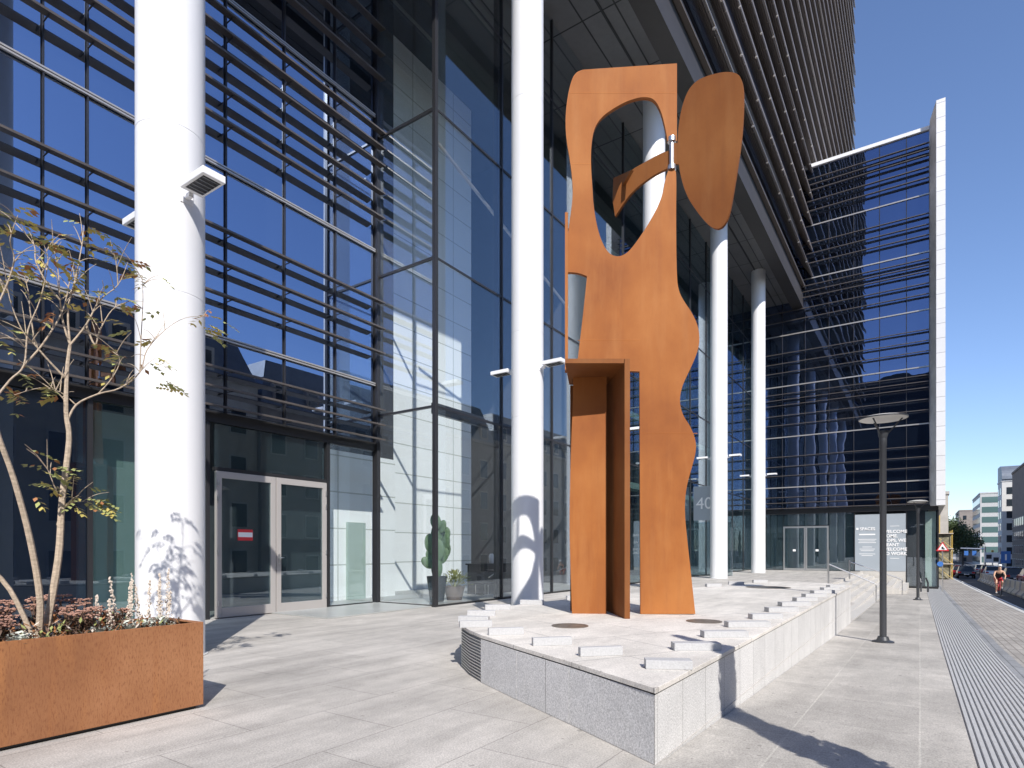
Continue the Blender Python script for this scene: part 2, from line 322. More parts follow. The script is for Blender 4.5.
mk = sheet('road_marking', KERB - 0.42, KERB - 0.30, -0.126, M['paint'], -60, 300)
# ribbed guidance strip: long raised ribs on a dark bed
sheet('guidance_strip', -1.128, -0.352, -0.010, M['groove'], -5, 140)
b = MB(); us = [-5] + [u for u in US if -5 < u < 90] + [90]; nr = 16; wv = 0.776 / nr
for k in range(nr):
    y0 = -1.128 + k * wv + 0.006; y1 = y0 + wv * 0.60
    for a, c in zip(us, us[1:]):
        za, zc = zs(a) + 0.004, zs(c) + 0.004
        b.poly([(a, y0, za), (c, y0, zc), (c, y1, zc), (a, y1, za)])
        b.poly([(a, y0 - .006, za - .014), (c, y0 - .006, zc - .014), (c, y0, zc), (a, y0, za)]); b.poly([(a, y1 + .006, za - .014), (c, y1 + .006, zc - .014), (c, y1, zc), (a, y1, za)])
tag(b.build('guidance_ribs', M['rib']), kind='structure')
UW = 50.0          # face of the wing
b = MB(); b.poly([(-60, 1.572, 0), (20.3, 1.572, 0), (20.3, 3.4, 0), (UW, 3.4, 0), (UW, 13.2, 0), (-60, 13.2, 0)])
tag(b.build('plaza', M['plaza']), kind='structure')

# ------------------------------------------------------------------ main office building
VF, VB, UB, SOF, VT = 13.1, 10.9, 12.3, 20.5, 7.3
UL = -12.0
bld = thing('office_building', 'dark glass office building with bronze louvres and a long overhanging upper block', 'building', (0, 0, 0))
PT = lambda b, name, m, par=bld, **k: b.build(name, m, par, **k)
# body, floors and inside
PT(MB().box(UL, 14.4, 14.6, 22, 0, SOF - .01), 'core', M['inner_dark'])
PT(MB().box(14.4, UW + 20, 20, 22, 0, SOF - .01), 'back_wall', M['inner_dark'])
PT(MB().box(8.8, UW - .02, 10.98, 20, 0.004, 0.03).box(UL, 8.8, VF + .02, 14.6, 0.004, 0.03), 'lobby_floor', M['inner_floor'])
PT(MB().box(14.42, 20.4, 16, 16.3, 0.03, SOF - .02), 'lobby_wall', M['inner_wall'])
PT(MB().box(11.5, 14.38, 14.5, 14.59, 0.03, 4.55), 'passage_wall', M['inner_wall'])
PT(MB().box(15.38, 15.56, 11.0, 11.16, 0.03, SOF - .02).box(12.4, 21.8, 11.0, 11.12, 5.30, 5.60), 'inner_frame', M['frame'])
PT(MB().box(12.3, 13.0, 14.40, 14.49, 0.03, 2.4), 'inner_door', M['inner_green'])
PT(MB().box(24, 24.2, 12, 20, 0.03, SOF - .02).box(34, 34.2, 12.2, 20, 0.03, SOF - .02), 'inner_partition', M['inner_dark'])
for z in (5.4, 9.4, 13.5, 17.5): PT(MB().box(24.2, UW - .03, 13.5, 20, z - .35, z), 'floor_slab', M['inner_green'])
# upper block
TU0, TU1, TZ = -4.0, 86.0, 78.0
PT(MB().poly([(TU0, VT + .0, SOF), (TU0, 22, SOF), (TU1, 22, SOF), (TU1, VT, SOF)]) and None or (lambda b: (b.box(TU0, UW + 8, VT + .35, 13.0, SOF, SOF + .12), b)[1])(MB()), 'soffit', M['soffit'])
PT(MB().box(TU0, UW + 8, 13.0, 22, SOF, SOF + .12), 'inner_ceiling', M['inner_dark'])
PT(MB().box(TU0, TU1, VT + 0.6, 21, SOF + .13, TZ), 'tower_core', M['inner_dark'])
PT(MB().box(TU0, TU1, VT, VT + .34, SOF - .65, SOF + .30).box(TU0, UW + 8, VT + .35, VT + .75, SOF - .62, SOF - .01), 'edge_beam', M['fascia'])
for i in range(2):
    PT(MB().lathe([(.09, -.02), (.09, 0)], 12, (5.2 + i * 3.1, 11.9, SOF)), 'downlight', M['warm'])
PT(MB().box(TU0, TU1, VT + .12, VT + .34, SOF + .32, SOF + 1.5), 'fascia', M['fascia'])
PT(MB().box(TU0, TU1, VT - .12, VT + .1, SOF + .95, SOF + 1.12), 'fascia', M['towerlou'])
PT(MB().box(TU0, UW, VT + 1.9, VT + 1.98, SOF - .03, SOF - .002), 'soffit_joint', M['black'])
z = SOF + 1.6; fl = 0; nb = 0
def blade(u0, u1, v, z, dep=0.30, th=0.05, tilt=0.10, m=M['bronze_edge'], name='louvre', par=bld):
    b = MB(); a = [(v, z), (v + dep, z + tilt), (v + dep, z + tilt + th * .5), (v, z + th * 1.6)]
    b.prism([(u0, p, q) for p, q in a], [(u1, p, q) for p, q in a]); return b.build(name, m, par)
while z < TZ - 4:
    PT(MB().box(TU0, TU1, VT + .42, VT + .44, z, z + 1.75), 'glass_band', M['glass_blue'])
    PT(MB().box(TU0, TU1, VT + .30, VT + .41, z + 1.76, z + 1.82), 'transom', M['transom'])
    for k, h in enumerate((0.0, 1.95)):
        e1 = TU1 + random.uniform(-.6, .5)
        pf = [(VT - .62, z + h), (VT - .58, z + h - .03), (VT - .30, z + h + .36), (VT - .33, z + h + .39), (VT - .05, z + h + .80), (VT - .08, z + h + .84), (VT + .24, z + h + 1.32), (VT + .16, z + h + 1.36), (VT - .64, z + h + .12)]
        pf = [(VT - .62, z + h), (VT - .57, z + h - .03), (VT + .24, z + h + 1.30), (VT + .16, z + h + 1.36), (VT - .64, z + h + .12)]
        B = MB(); B.prism([(TU0, p, q) for p, q in pf], [(e1, p, q) for p, q in pf])
        for j in range(1, 5):
            t = j / 5; B.box(TU0, e1 - .05, VT - .60 + .81 * t, VT - .57 + .81 * t, z + h - .07 + 1.33 * t, z + h - .02 + 1.33 * t)
        u = TU0 + 2 + 1.3 * (k + fl % 2)
        while u < e1 - 2 and fl < 6: B.box(u, u + .03, VT - .62, VT - .50, z + h - .05, z + h + .06); u += 3.3
        B.build('tower_louvre', M['towerlou'], bld)
    if fl % 2 == 0: PT(MB().box(TU0, TU1, VT - .67, VT - .635, z + .02, z + .06), 'edge_trim', M['transom'])
    PT(MB().box(TU0, TU1, VT + .36, VT + .44, z + 1.84, z + 3.88), 'spandrel', M['towerlou'])
    z += 3.9; fl += 1
z = SOF + 1.6
for f in range(4):                       # bright bracket bolts under the blades
    for k, h in enumerate((0.0, 1.95)):
        b = MB()
        for i in range(11):
            pass
        for i in range(11 if f < 3 else 6):
            u = 14 + i * 3.3 + (f * 0.8 + k * 1.1) % 3
            if nb < 98:
                PT(MB().box(u, u + .09, VT - .66, VT - .55, z + h - .10, z + h - .035), 'bracket_bolt', M['transom']); nb += 1
    z += 3.9
# left facade
M_LEFT = [uv_(43, VF), uv_(87.5, VF), 6.25, uv_(226, VF), uv_(284.6, VF), uv_(335.4, VF), 12.16]
M_LEFT = [M_LEFT[0] - 1.5 * k for k in range(9, 0, -1)] + M_LEFT
M_LEFT = [UL] + [u for u in M_LEFT if u > UL + .5]
TR = [4.62, 6.35, 10.23, 14.14, 18.05, SOF - .01]
for z0, z1 in zip(TR, TR[1:]):
    for a, c in zip(M_LEFT, M_LEFT[1:]):
        PT(MB().box(a + .03, c - .03, VF + .03, VF + .05, z0 + .04, z1 - .04), 'window', M['glass_blue'])
for u in M_LEFT[1:-1]: PT(MB().box(u - .013, u + .013, VF - .03, VF + .07, 4.66, SOF - .02), 'mullion', M['frame'])
for z0 in TR[1:-1]:
    PT(MB().box(UL, 12.16, VF - .05, VF + .0, z0 - .045, z0 - .012).box(UL, 12.16, VF - .05, VF + .0, z0 + .012, z0 + .045), 'transom', M['transom'])
LP = [4.70, 5.12, 5.55, 7.19, 7.90, 8.65, 11.08, 11.80, 12.60, 13.10, 13.55, 15.09, 15.80, 16.55, 18.95, 19.65]
for z0 in LP:
    blade(UL, 12.26, VF - .36, z0, 0.22, 0.028, 0.04)
for u in M_LEFT[1:-1]:
    for z0 in [q for q in LP if q < 14]:
        if u > 3.5: PT(MB().box(u - .012, u + .012, VF - .28, VF - .036, z0 + .002, z0 + .02), 'louvre_bracket', M['frame'])
PT(MB().box(UL, 12.18, VF - .02, VF + .12, 4.42, 4.66), 'lintel', M['black'])
# ground floor of the left facade
uM = uv_(90, VF)
G = [UL, -8, -4, -.5, uM, 7.22]
for a, c in zip(G, G[1:]):
    PT(MB().box(a + .04, c - .04, VF + .03, VF + .05, .06, 4.40), 'shop_window', M['glass_navy'] if c < 7 else M['glass_dark'])
    PT(MB().box(c - .04, c + .04, VF - .03, VF + .08, .0, 4.41), 'mullion', M['frame'])
PT(MB().box(uM + .1, 7.1, 13.9, 14.0, .03, 4.4), 'green_screen', M['inner_green'])
D0, D1 = uv_(214, VF), uv_(326, VF)
PT(MB().box(D0 + .03, D1 - .03, VF + .03, VF + .05, 3.42, 4.40), 'fanlight', M['glass_dark'])
PT(MB().box(D1 + .10, 12.08, VF + .03, VF + .05, .06, 4.40), 'side_window', M['glass_clear'])
PT(MB().box(D1 + .0, D1 + .10, VF - .04, VF + .1, 0, 4.41).box(D1 + .10, 12.10, VF - .02, VF + .08, 0, .055), 'mullion', M['black'])
PT(MB().box(D0, D1, VF - .03, VF + .08, 3.34, 3.42), 'door_head', M['black'])
dm = (D0 + D1) / 2
for i, (a, c) in enumerate(((D0 + .02, dm - .01), (dm + .01, D1 - .02))):
    s = .13; dr = PT(MB().box(a, a + s, VF - .06, VF + .02, .02, 3.33).box(c - s, c, VF - .06, VF + .02, .02, 3.33)
        .box(a + s, c - s, VF - .06, VF + .02, .02, .24).box(a + s, c - s, VF - .06, VF + .02, 3.18, 3.33), 'door', M['doorframe'], bevel=.006)
    tag(dr, 'left door leaf with a red sticker' if i == 0 else 'right door leaf with the handle')
    PT(MB().box(a + s, c - s, VF - .03, VF - .01, .24, 3.18), 'door_pane', M['glass_dark'], dr)
    hx = a + .03 if i == 0 else c - .03
    for hz in (.35, 1.5, 2.7, 3.05): PT(MB().tube([(hx, VF - .075, hz - .06), (hx, VF - .075, hz + .06)], .018, 8), 'hinge', M['steel'], dr)
    if i: PT(MB().box(a + .04, a + .09, VF - .075, VF - .062, 1.2, 1.45).tube([(a + .065, VF - .07, 1.36), (a + .065, VF - .12, 1.36), (a + .2, VF - .12, 1.36)], .012, 8), 'handle', M['steel'], dr)
    else:
        p = pv(244.5, 535, VF); st = PT(MB().box(p.x - .19, p.x + .19, VF - .036, VF - .032, p.z - .13, p.z + .13), 'sticker', M['red'], dr)
        PT(MB().box(p.x - .18, p.x + .18, VF - .040, VF - .037, p.z - .05, p.z + .06), 'sticker_band', M['signwhite'], dr)
# end post and glass box
PT(MB().box(12.18, 12.30, VF - .1, VF + .1, 0, SOF), 'corner_post', M['frame'])
BT = [0.05, 5.46, 9.5, 13.55, 17.6, SOF - .02]
for z0, z1 in zip(BT, BT[1:]):
    PT(MB().box(UB - .01, UB + .01, VB + .05, VF - .12, z0 + .03, z1 - .03), 'lobby_side_pane', M['glass_clear'])
    PT(MB().box(UB - .04, UB + .04, VB + .04, VF - .1, z1 - .03, z1 + .03), 'side_transom', M['frame'])
PT(MB().box(UB - .05, UB + .07, VB - .06, VB + .05, 0, SOF), 'corner_mullion', M['frame'])
LM = [UB + .01 + 3.12 * k for k in range(13)]; LM[-1] = UW - .04
for i, (a, c) in enumerate(zip(LM, LM[1:])):
    for z0, z1 in zip(BT, BT[1:]):
        PT(MB().box(a + .06, c - .03, VB - .01, VB + .01, z0 + .03, z1 - .03), 'lobby_pane', M['glass_clear'] if i < 4 else M['glass_dark'])
    PT(MB().box(c - .03, c + .03, VB - .05, VB + .05, 0, SOF), 'lobby_mullion', M['frame'])
for z1 in BT[1:-1]: PT(MB().box(UB + .07, UW - .05, VB - .035, VB - .011, z1 - .03, z1 + .03), 'lobby_transom', M['frame'])
PT(MB().box(UB, UW - .05, VB - .04, VB + .03, 0, .05).box(UB - .04, UB + .03, VB, VF - .1, 0, .05), 'sill', M['black'])
# steel ties inside the lobby whose shadows fall on the white wall
PT(MB().tube([(13.2, 11.6, 13.4), (21, 11.6, 11.2)], .05, 8), 'steel_tie', M['transom'])
# revolving entrance further along, with its number above
PT(MB().lathe([(1.25, 0), (1.25, 2.9), (1.4, 2.9), (1.4, 3.2)], 20, (37.3, 10.6, 0)), 'revolving_door', M['glass_dark'], smooth=True)
sg = PT(MB().box(34.5, 34.6, 9.8, 10.8, 3.25, 5.2), 'number_sign', M['poster'])
text_mesh('40', .95, M['signwhite'], 'number', sg, Matrix.Translation((34.485, 10.66, 3.9)) @ Matrix.Rotation(R(-90), 4, 'Z') @ Matrix.Rotation(R(90), 4, 'X'))

# ------------------------------------------------------------------ office wing across the end of the plaza
wing = thing('office_wing', 'glass office wing closing the far end of the plaza, with a tall white fin', 'building', (UW, 0, 0))
W_ = lambda b, name, m, par=None, **k: b.build(name, m, par or wingroot, **k)
class _O: pass
def wbox(x0, x1, y0, y1, z0, z1, name, m, par=None): return MB().box(x0 - UW, x1 - UW, y0, y1, z0, z1).build(name, m, par or wing)
vR = -.53; WT = 30.3; vG = -1.0
wbox(UW + .7, UW + 24, vR + .05, 19, -1.6, WT, 'core', M['inner_dark'])
wbox(UW - .12, UW + 24, vR, 19, WT, WT + .24, 'roof_coping', M['white'])
vm = [vR] + [0.78 + 1.6 * k for k in range(8)]
TRW = [4.62, 6.35, 10.23, 14.14, 18.05, 22.0, 25.95, WT - .02]
for z0, z1 in zip(TRW, TRW[1:]):
    for a, c in zip(vm, vm[1:]): wbox(UW + .03, UW + .05, a + .02, c - .02, z0 + .03, z1 - .03, 'window', M['glass_wing'])
    wbox(UW - .04, UW + .0, vR, vm[-1], z0 - .04, z0 + .04, 'transom', M['transom'])
for v in vm[1:]: wbox(UW - .03, UW + .08, v - .025, v + .025, 4.66, WT, 'mullion', M['frame'])
def wblade(z):
    a = [(-.40, z), (-.14, z + .045), (-.14, z + .065), (-.40, z + .045)]
    MB().prism([(p, vR, q) for p, q in a], [(p, vm[-1], q) for p, q in a]).build('louvre', M['bronze_edge'], wing)
for k in range(4):
    for z0 in (4.70, 5.12, 5.55, 7.19, 7.90, 8.65, 11.08, 11.80):
        if z0 + 7.9 * k < WT - .3: wblade(z0 + 7.9 * k)
wbox(UW - .1, UW + .1, vG, 11, 4.3, 4.66, 'lintel', M['black'])
# ground floor
wbox(UW - .0, UW + .3, .82, 3.6, -1.6, .04, 'base_wall', M['step'])
vD0, vD1 = 5.6, 8.7

segs = [(vG + .02, .75, -.95, 'glass_clear'), (3.97, 5.55, .05, 'glass_dark'), (8.75, 10.8, .05, 'glass_dark')]
for a, c, z0, g in segs:
    if g: wbox(UW + .03, UW + .05, a, c, z0, 4.28, 'shop_window', M[g])
wbox(UW - .03, UW + .09, .75, .80, -1.0, 4.3, 'mullion', M['black']); wbox(UW - .03, UW + .09, 3.91, 3.96, 0, 4.3, 'mullion', M['black']); wbox(UW - .03, UW + .09, vG - .06, vG + .015, -1.0, 4.3, 'mullion', M['black'])
wbox(UW - .02, UW + .09, vG, .75, -1.1, -.96, 'sill', M['black'])
wbox(UW + .25, UW + .32, vG + .1, -.30, -.95, 4.2, 'curtain', M['inner_green']); 
for i, (a, c) in enumerate(((2.32, 3.90), (.81, 2.30))):
    ps = wbox(UW - .01, UW + .02, a, c, .06, 4.1, 'poster', M['poster'])
    tag(ps, 'grey poster with a square mark and company name' if i == 0 else 'grey poster with a large welcome text')
    T = lambda y, z: Matrix.Translation((-.03, y, z)) @ Matrix.Rotation(R(-90), 4, 'Z') @ Matrix.Rotation(R(90), 4, 'X')
    if i == 0:
        MB().box(-.03, -.012, 3.68, 3.83, 3.0, 3.15).build('logo', M['signwhite'], ps)
        text_mesh('SPACES', .29, M['signwhite'], 'lettering', ps, T(3.60, 2.97), bold=.008)
        for j, (zz, wd) in enumerate(((2.62, 1.0), (2.30, 1.15), (2.18, 1.0), (2.06, 1.1), (1.75, .6), (1.60, .95), (1.48, .8), (1.25, 1.0), (1.13, .7))):
            MB().box(-.02, -.012, 3.14 - wd / 2, 3.14 + wd / 2, zz, zz + (.09 if j == 0 else .035)).build('text_line', M['signwhite'], ps)
    else:
        for j, ln in enumerate(('WELCOME', 'HOME.', 'OOPS, WE', 'MEANT', 'WELCOME', 'TO WORK')):
            text_mesh(ln, .30, M['signwhite'], 'lettering', ps, T(2.2, 2.75 - .31 * j), bold=.010)
        for zz in (3.22, .95): MB().box(-.02, -.012, 1.2, 1.75, zz, zz + .03).build('text_line', M['signwhite'], ps)
for i, (a, c) in enumerate(((vD0, 7.14), (7.16, vD1))):
    d = MB().box(-.06, .03, a, a + .1, .02, 3.35).box(-.06, .03, c - .1, c, .02, 3.35).box(-.06, .03, a + .1, c - .1, 3.22, 3.35).box(-.06, .03, a + .1, c - .1, .02, .16).build('door', M['steel'], wing)
    MB().box(-.03, -.01, a + .1, c - .1, .16, 3.22).build('door_pane', M['glass_dark'], d)
    MB().box(-.036, -.032, (a + c) / 2 - .1, (a + c) / 2 + .1, 1.45, 1.6).build('sticker', M['signwhite'], d)
wbox(UW + .03, UW + .05, vD0, vD1, 3.40, 4.28, 'fanlight', M['glass_dark'])
# fin with its slanted inner reveal
f = [(-.9, -.90), (-.9, -1.40), (24, -1.40), (24, -.55), (-.0, -.55)]
MB().prism([(x, y, 4.55) for x, y in f], [(x, y, WT + (1.3 if x < -.5 else .6)) for x, y in f]).build('fin', slabs('fin_white_panels', (0.74, 0.74, 0.75), 5, 0.98, 0.02, 0.02, offset=0, speck=0.02, dirt=0.04, axis='YZ', mcol=(0.4, 0.4, 0.42), rough=0.4), wing)
MB().prism([(-.88, -.885, 4.56), (-.02, -.54, 4.56), (-.02, -.535, 4.56), (-.88, -.88, 4.56)][:4], [(-.88, -.885, WT + 1.0), (-.02, -.54, WT + .3), (-.02, -.535, WT + .3), (-.88, -.88, WT + 1.0)]).build('fin_reveal', mat('polished_panel', (0.85, 0.85, 0.85), 0.3, 0.0, var=.3, vscale=.6), wing)
wbox(UW + .06, UW + 24, vG - .04, vG, -1.6, 4.5, 'side_wall', M['inner_dark'])

# ------------------------------------------------------------------ columns and their floodlights
NTH = ['nearest', 'second', 'third', 'fourth', 'farthest']
CU = [4.47 + 9.68 * k for k in range(5)]
clab = ['massive round white column nearest the camera, beside the rusty planter',
        'round white column beside the glass lobby corner, with a looping shadow at its foot',
        'round white column behind the sculpture, seen through its oval opening',
        'round white column just right of the sculpture, rising below the oval paddle',
        'slimmest looking white column farthest along the plaza, near the double door of the glass wing']
col0 = None
for k, u in enumerate(CU):
    if k == 0:
        r = thing('column', clab[0], 'column', (u, 9.1, 0), 0, 'white columns carrying the overhang')
        prof = [(.45, 0.012), (.45, 5.2), (.4465, 5.204), (.4465, 5.216), (.45, 5.22), (.45, 7.55), (.4465, 7.554), (.4465, 7.566), (.45, 7.57), (.45, 14), (.4465, 14.004), (.4465, 14.02), (.45, 14.024), (.45, SOF)]
        MB().lathe(prof, 64).build('shaft', M['white'], r, smooth=True)
        MB().lathe([(.49, 0.002), (.49, .012)], 48).build('base_joint', M['kerb'], r)
        col0 = r
    else:
        r = copy_tree(col0); r.location = (u, 9.1, 0); r['label'] = clab[k]
fl0 = None
def floodlight():
    r = thing('floodlight', '', 'floodlight', (0, 0, 0), 0, 'floodlights on the white columns')
    MB().box(-.16, .16, -.72, -.12, -.045, .055).build('housing', M['ribbon'], r, bevel=.008)
    MB().box(-.12, .12, -.66, -.20, -.050, -.0455).build('lens', M['black'], r)
    b = MB()
    for i in range(5): b.box(-.115, .115, -.64 + i * .09, -.63 + i * .09, -.058, -.0505)
    b.build('grille', M['steel'], r)
    MB().box(-.03, .03, -.12, .02, -.10, -.04).box(-.09, .09, -.005, .02, -.16, .06).build('bracket', M['ribbon'], r)
    return r
for k, u in enumerate(CU):
    for s in (0, 1):
        if fl0 is None: fl0 = r = floodlight()
        else: r = copy_tree(fl0)
        r.location = (u, 9.1 - .45 if s == 0 else 9.1 + .45, 6.65); r.rotation_euler = (0, 0, 0 if s == 0 else math.pi)
        r['label'] = 'box floodlight on the %s side of the %s white column' % ('street' if s == 0 else 'building', NTH[k] + ('' if k in (0, 4) else ' nearest'))

# ------------------------------------------------------------------ raised granite plinth
PTOP = 0.56
foot = [(4.15, 1.58), (4.70, 2.58), (5.16, 3.45), (5.60, 4.25), (5.85, 4.62), (6.2, 5.03), (6.75, 5.45), (7.5, 5.85), (8.5, 6.02), (9.6, 6.0), (12, 5.7), (15.6, 4.95), (18.5, 4.45), (20.0, 4.0), (20.45, 3.3), (20.0, 2.3), (18.9, 1.58)]
pl = thing('granite_plinth', 'raised pale granite plinth with a sharp near corner, carrying the rusty sculpture', 'plinth', (4.15, 1.58, 0))
def fl_(pts, z): return [(x - 4.15, y - 1.58, z) for x, y in pts]
cx, cy = 12, 3.6
def inset(pts, d):
    out = []; n = len(pts)
    for i in range(n):
        p0, p1, p2 = Vector(pts[i - 1]), Vector(pts[i]), Vector(pts[(i + 1) % n])
        e1, e2 = (p1 - p0).normalized(), (p2 - p1).normalized(); n1, n2 = Vector((e1.y, -e1.x)), Vector((e2.y, -e2.x))
        nn = (n1 + n2); nn = nn / max(.3, nn.dot(n1)); c = Vector((cx, cy)); sgn = 1 if (c - p1).dot(nn) > 0 else -1
        out.append(tuple(p1 + nn * sgn * d))
    return out
inn = inset(foot, .03)
# wall faces: street side, corner side, vent at the rounded tip, back
MB().prism(fl_([(4.1501, 1.5801), (18.9, 1.5801), (18.9, 1.63), (4.18, 1.63)], -1.2), fl_([(4.1501, 1.5801), (18.9, 1.5801), (18.9, 1.63), (4.18, 1.63)], PTOP - .055)).build('street_wall', M['plinth'], pl)
wl = foot[:4]; wi = [(x + .06, y - .0) for x, y in wl]
for i in range(3):
    a, c = wl[i], wl[i + 1]; a2, c2 = wi[i], wi[i + 1]; a = (a[0] + .0, a[1] + (.001 if i == 0 else .004)); 
    MB().prism(fl_([a, c, c2, a2], -.05), fl_([a, c, c2, a2], PTOP - .055)).build('side_wall', M['plinth_y'], pl)
rest = foot[5:]
MB().prism(fl_(inn[4:] + [(18.8, 1.7), (4.4, 1.7), inn[1], inn[3]], -1.0), fl_(inn[4:] + [(18.8, 1.7), (4.4, 1.7), inn[1], inn[3]], PTOP - .058)).build('core', M['block'], pl)
b = MB()
for k in range(13):
    z = .03 + k * .037; pts = foot[3:7]
    for a, c in zip(pts, pts[1:]): b.prism(fl_([a, c, (c[0] + .05, c[1] - .04), (a[0] + .05, a[1] - .04)], z), fl_([a, c, (c[0] + .05, c[1] - .04), (a[0] + .05, a[1] - .04)], z + .011))
vent = b.build('vent_grille', M['steel'], pl)
b = MB(); pts = [(x + .055, y - .045) for x, y in foot[3:7]]
for a, c in zip(pts, pts[1:]): b.poly(fl_([a, c], 0.0) + fl_([c, a], PTOP - .07))
b.build('vent_back', M['black'], pl)
capo = [(x, y) for x, y in foot]; capo[0] = (4.13, 1.565); capo[-1] = (18.9, 1.565)
MB().prism(fl_(capo, PTOP - .042), fl_(capo, PTOP)).build('cap_slab', M['cap'], pl, bevel=.004)
MB().prism(fl_(inset(foot, .012), PTOP - .056), fl_(inset(foot, .012), PTOP - .0425)).build('shadow_joint', M['frame'], pl)

# small upright stones on the plinth
blk = []
def stone(p, rz, L, h, t, label, group):
    o = MB().box(-L / 2, L / 2, -t / 2, t / 2, 0.001, h).build('granite_block', M['block'], None, bevel=.003)
    o.location = (p[0], p[1], PTOP); o.rotation_euler = (0, 0, rz); tag(o, label, 'stone block', group)
ORD = ['first', 'second', 'third', 'fourth', 'fifth', 'sixth', 'seventh', 'eighth', 'ninth', 'tenth', 'eleventh', 'twelfth', 'thirteenth', 'fourteenth']
face = ang - R(90)      # along the picture plane
for i, px in enumerate((590, 541, 495, 465)):
    py = (659, 648, 637, 629)[i]; p = pz(px, py, PTOP)
    stone((p.x + .22, p.y + .0), face + R(12), .42, .085, .07, '%s small granite block from the near corner along the curved left edge' % ORD[i], 'granite blocks on the left edge of the plinth')
p = pz(668, 668, PTOP); stone(p, face - R(6), .38, .075, .14, 'low granite block alone near the sharp near corner of the plinth', 'granite blocks on the street edge of the plinth')
uu = [5.95, 7.0, 8.1, 9.2, 10.4, 11.6, 12.8, 14.0, 15.3, 16.6, 17.9]
for i, u in enumerate(uu):
    stone((u, 1.84), face + R(6) + i * .03 - .1, .46 + .05 * (i % 3), .075, .14, '%s granite block from the near corner along the street edge' % ORD[i], 'granite blocks on the street edge of the plinth')
bk = [(6.5, 5.05), (7.2, 5.45), (8.1, 5.8), (9.2, 5.82), (10.6, 5.65), (12.0, 5.45), (13.4, 5.2), (14.9, 4.9), (16.4, 4.6), (17.8, 4.35), (19.2, 4.0)]
for i, p in enumerate(bk):
    stone(p, face + R(9) * (i % 3 - 1), .42, .085, .12, '%s granite block from the left tip along the back edge of the plinth' % ORD[i], 'granite blocks on the back edge of the plinth')
for i, (px, py, rr, lb) in enumerate(((570, 626, .24, 'in front of the narrow rusty panel'), (704, 621.5, .24, 'right of the broad leg of the sculpture'), (768, 587.5, .55, 'wide and flat far back on the plinth'))):
    p = pz(px, py, PTOP); r = thing('drain_cover', 'round brown metal cover let into the plinth, ' + lb, 'cover', (p.x, p.y, PTOP), 0, 'round covers in the plinth')
    MB().lathe([(rr, .0005), (rr, .008), (rr * .85, .008), (rr * .85, .005)], 32).build('rim', M['cutcap'], r)
    MB().lathe([(rr * .83, .001), (rr * .83, .006)], 32).build('lid', M['frame' if i == 2 else 'cutcap'], r)

# ------------------------------------------------------------------ stairs beside the plinth
stp = thing('stairs', 'long flight of pale granite steps from the pavement up to the plaza', 'stairs', (20.5, 1.6, 0))
for k in range(1, 6):
    y1 = 3.4 - .36 * (k - 1); y0 = 3.4 - .36 * k; b = MB(); us = [19.2] + [20.5, 23, 27, 30, 34, 38, 43, UW - .15]
    for a, c in zip(us, us[1:]):
        za, zc = max(-.15 * k, zs(a) + .002), max(-.15 * k, zs(c) + .002)
        top = [(a, y0, za), (c, y0, zc), (c, y1, zc), (a, y1, za)]; bot = [(x, y, -1.4) for x, y, z in top]
        b.prism([(x - 20.5, y - 1.6, z) for x, y, z in top], [(x - 20.5, y - 1.6, z) for x, y, z in bot])
    b.build('step', M['step'], stp)
MB().box(-1.3, UW - .15 - 20.5, 1.80, 1.83, -1.0, .002).build('step', M['step'], stp)
stp2 = thing('low_stairs', 'low steps stepping out beside the posters at the foot of the glass wing', 'stairs', (36, .6, 0))
for k in range(3, 6):
    b = MB(); yk = 1.6 - .32 * (k - 2); zz = -.45 - .13 * (k - 3)
    b.box(3 + .2 * k, 13.8, yk - .6, yk + .32 - .6, -1.3, zz).build('step', M['step'], stp2)
for i, (u, v0, v1, lb) in enumerate(((29.9, 3.36, 1.55, 'nearer bent steel handrail with a tall post at the top of the steps'), (36.5, 3.1, .75, 'farther bent steel handrail beside the grey posters'))):
    r = thing('handrail', lb, 'handrail', (u, v0, 0), 0, 'steel handrails on the steps'); z1 = zs(u) if i == 0 else -.75
    MB().tube([(0, 0, 0), (0, 0, 1.55 if i == 0 else 1.0)], .035, 10).build('post', M['steel'], r)
    MB().tube([(0, -.02, .92), (0, v1 - v0 + .05, z1 + .82), (0, v1 - v0, z1 + .75), (0, v1 - v0, z1)], .025, 10).build('rail', M['steel'], r)

# ------------------------------------------------------------------ the rusty steel sculpture
XL, DL, XR, DR = (581.7 - 512) / F0 * 9.33, 9.33, (675 - 512) / F0 * 9.2, 9.2
tx, td = XR - XL, DR - DL; q = math.hypot(tx, td); tx /= q; td /= q
def onplane(px, py, X0, D0, tx, td, off=0):
    a = (px - 512) / F0; s = (a * D0 - X0) / (tx - a * td); X, D = X0 + s * tx, D0 + s * td
    z = CAMZ + (HOR - py) / F0 * D; nx, nd = -td, tx
    if nd < 0: nx, nd = -nx, -nd
    return X + nx * off, D + nd * off, z
sc = thing('steel_sculpture', 'tall abstract sculpture of rusty steel plates with an oval hole and a paddle', 'sculpture', cw(1.9, 9.2, PTOP))
SL = Vector(sc.location)
def plate(loop, X0, D0, tx, td, th, name, m, it=2):
    lp = smooth_loop(loop, it); fr = [cw(*onplane(p[0], p[1], X0, D0, tx, td)) - SL for p in lp]; nx, nd = -td, tx
    if nd < 0: nx, nd = -nx, -nd
    d = cw(nx * th, nd * th, 0)
    return MB().prism(fr, [p + d for p in fr]).build(name, m, sc)
K = 1
